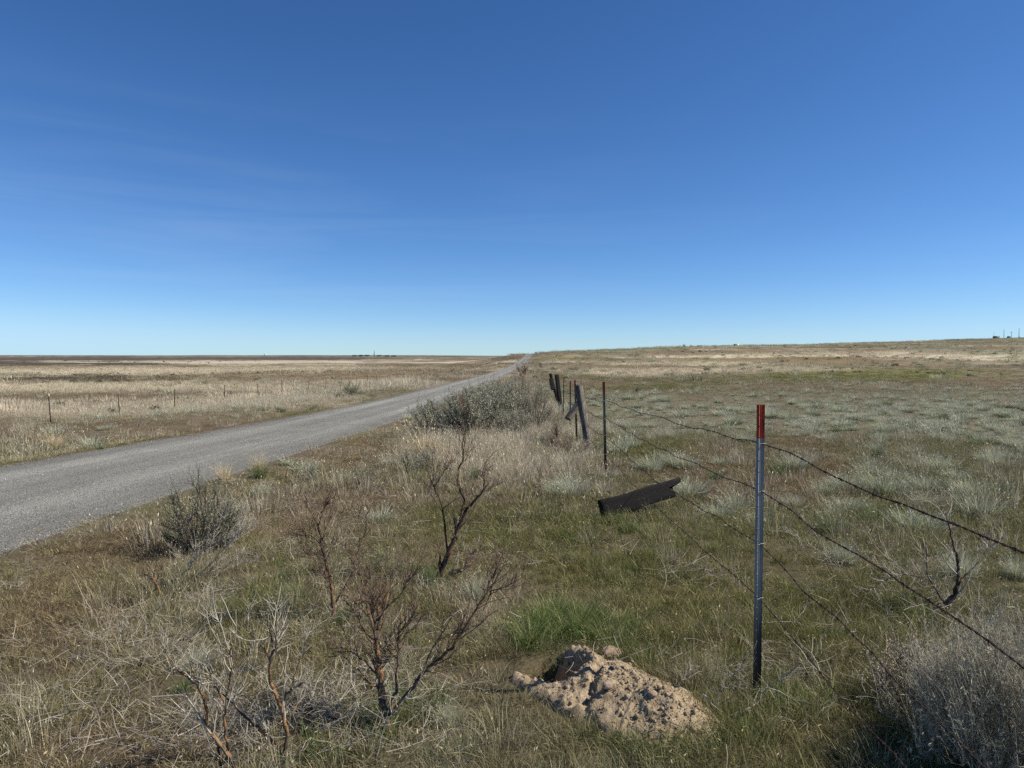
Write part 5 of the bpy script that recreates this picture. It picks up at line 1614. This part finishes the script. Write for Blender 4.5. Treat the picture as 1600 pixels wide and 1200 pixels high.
shed(1145.2, 460, 1.3, 1.15, 2, 'dark hut touching the small white shed on the skyline', M_GREYWALL, M_DARKROOF, name='hut', cat='hut', dz=.3)
shed(410, 5200, 16, 7, 10, 'tiny white building on the far left skyline', M_WHITE, M_WHITE, name='far_building', cat='building', dz=2)
def bush(u, dist, w, h, label, dz=0.):
    x = (u - 835) / F_PX * dist
    fol, wd_, _ = SV['dense_c']
    r = empty('far_bush', (x, dist, float(terrain(np.array([x]), np.array([dist]))[0]) + dz))
    r.scale = (w / 1.5, w / 1.5, h / .8)
    o = new_obj('foliage', fol.copy(), r); o.data.materials.clear(); o.data.materials.append(M_FARLEAF)
    tag(r, label, 'bush')
bush(1067, 430, 2.6, 1.9, 'dark bush on the skyline right of the road crest', .1)
bush(1077, 430, 1.5, 1.1, 'smaller bush just right of the dark skyline bush', .1)
bush(837.5, 330, 1.3, 1.4, 'dark bush standing at the very crest of the road', .1)
bush(1584, 790, 3.2, 1.1, 'dark bush at the foot of the pole with crossarms', .2)
bush(845, 150, .9, 1.3, 'small dark bush right of the distant road')
def tree(u, dist, w, h, label, seed):
    x = (u - 835) / F_PX * dist
    g = np.random.default_rng(seed)
    z = float(terrain(np.array([x]), np.array([dist]))[0])
    r = empty('far_tree', (x, dist, z))
    b = MB(); b.tube([(0, 0, -1), (0, 0, h * .4)], [.5, .3], 6); b.build('trunk', M_POLEWOOD, r)
    n = 260
    P = g.normal(size=(n, 3)); P /= np.linalg.norm(P, axis=1, keepdims=True); P *= (g.random(n) ** .4)[:, None]
    P = P * (w / 2, w / 2, h * .36) + (0, 0, h * .6)
    d = g.normal(size=(n, 3)); d /= np.linalg.norm(d, axis=1, keepdims=True); s_ = np.cross(d, g.normal(size=(n, 3))); s_ /= np.linalg.norm(s_, axis=1, keepdims=True)
    q = w * .11
    V = np.stack([P - d * q, P + s_ * q * .6, P + d * q, P - s_ * q * .6], 1).reshape(-1, 3)
    new_obj('crown', mesh_np('crown', V, [np.arange(n)[:, None] * 4 + np.arange(4)[None]], M_FARLEAF), r)
    tag(r, label, 'tree', 'trees on the far left skyline')
for i, (u, w, h, lb) in enumerate(((552, 26, 13, 'far tree at the left end of the low tree row on the skyline'), (562, 30, 14, 'second far tree from the left end of the skyline tree row'), (572, 26, 15, 'far tree just left of the slim tower'), (591, 28, 13, 'far tree just right of the slim tower'), (603, 30, 11, 'far tree second from the right end of the skyline tree row'), (614, 28, 10, 'far tree at the right end of the skyline tree row'))):
    tree(u, 4200, w * 1.15, h * .62, lb, i)
def tower():
    dist = 4100; u = 583.5
    x = (u - 835) / F_PX * dist
    z = float(terrain(np.array([x]), np.array([dist]))[0])
    r = empty('tower', (x, dist, z))
    H = at(u, 547.3, y=dist).z - z
    b = MB(); b.tube([(0, 0, -1), (0, 0, H * .6)], [3.4, 3.0], 10); b.build('tower_base', M_GREYWALL, r)
    b = MB(); b.tube([(0, 0, H * .6), (0, 0, H)], [1.5, 1.2], 8); b.build('mast', M_GREYWALL, r)
    tag(r, 'slim grey tower rising from the tree row on the far left skyline', 'tower')
tower()
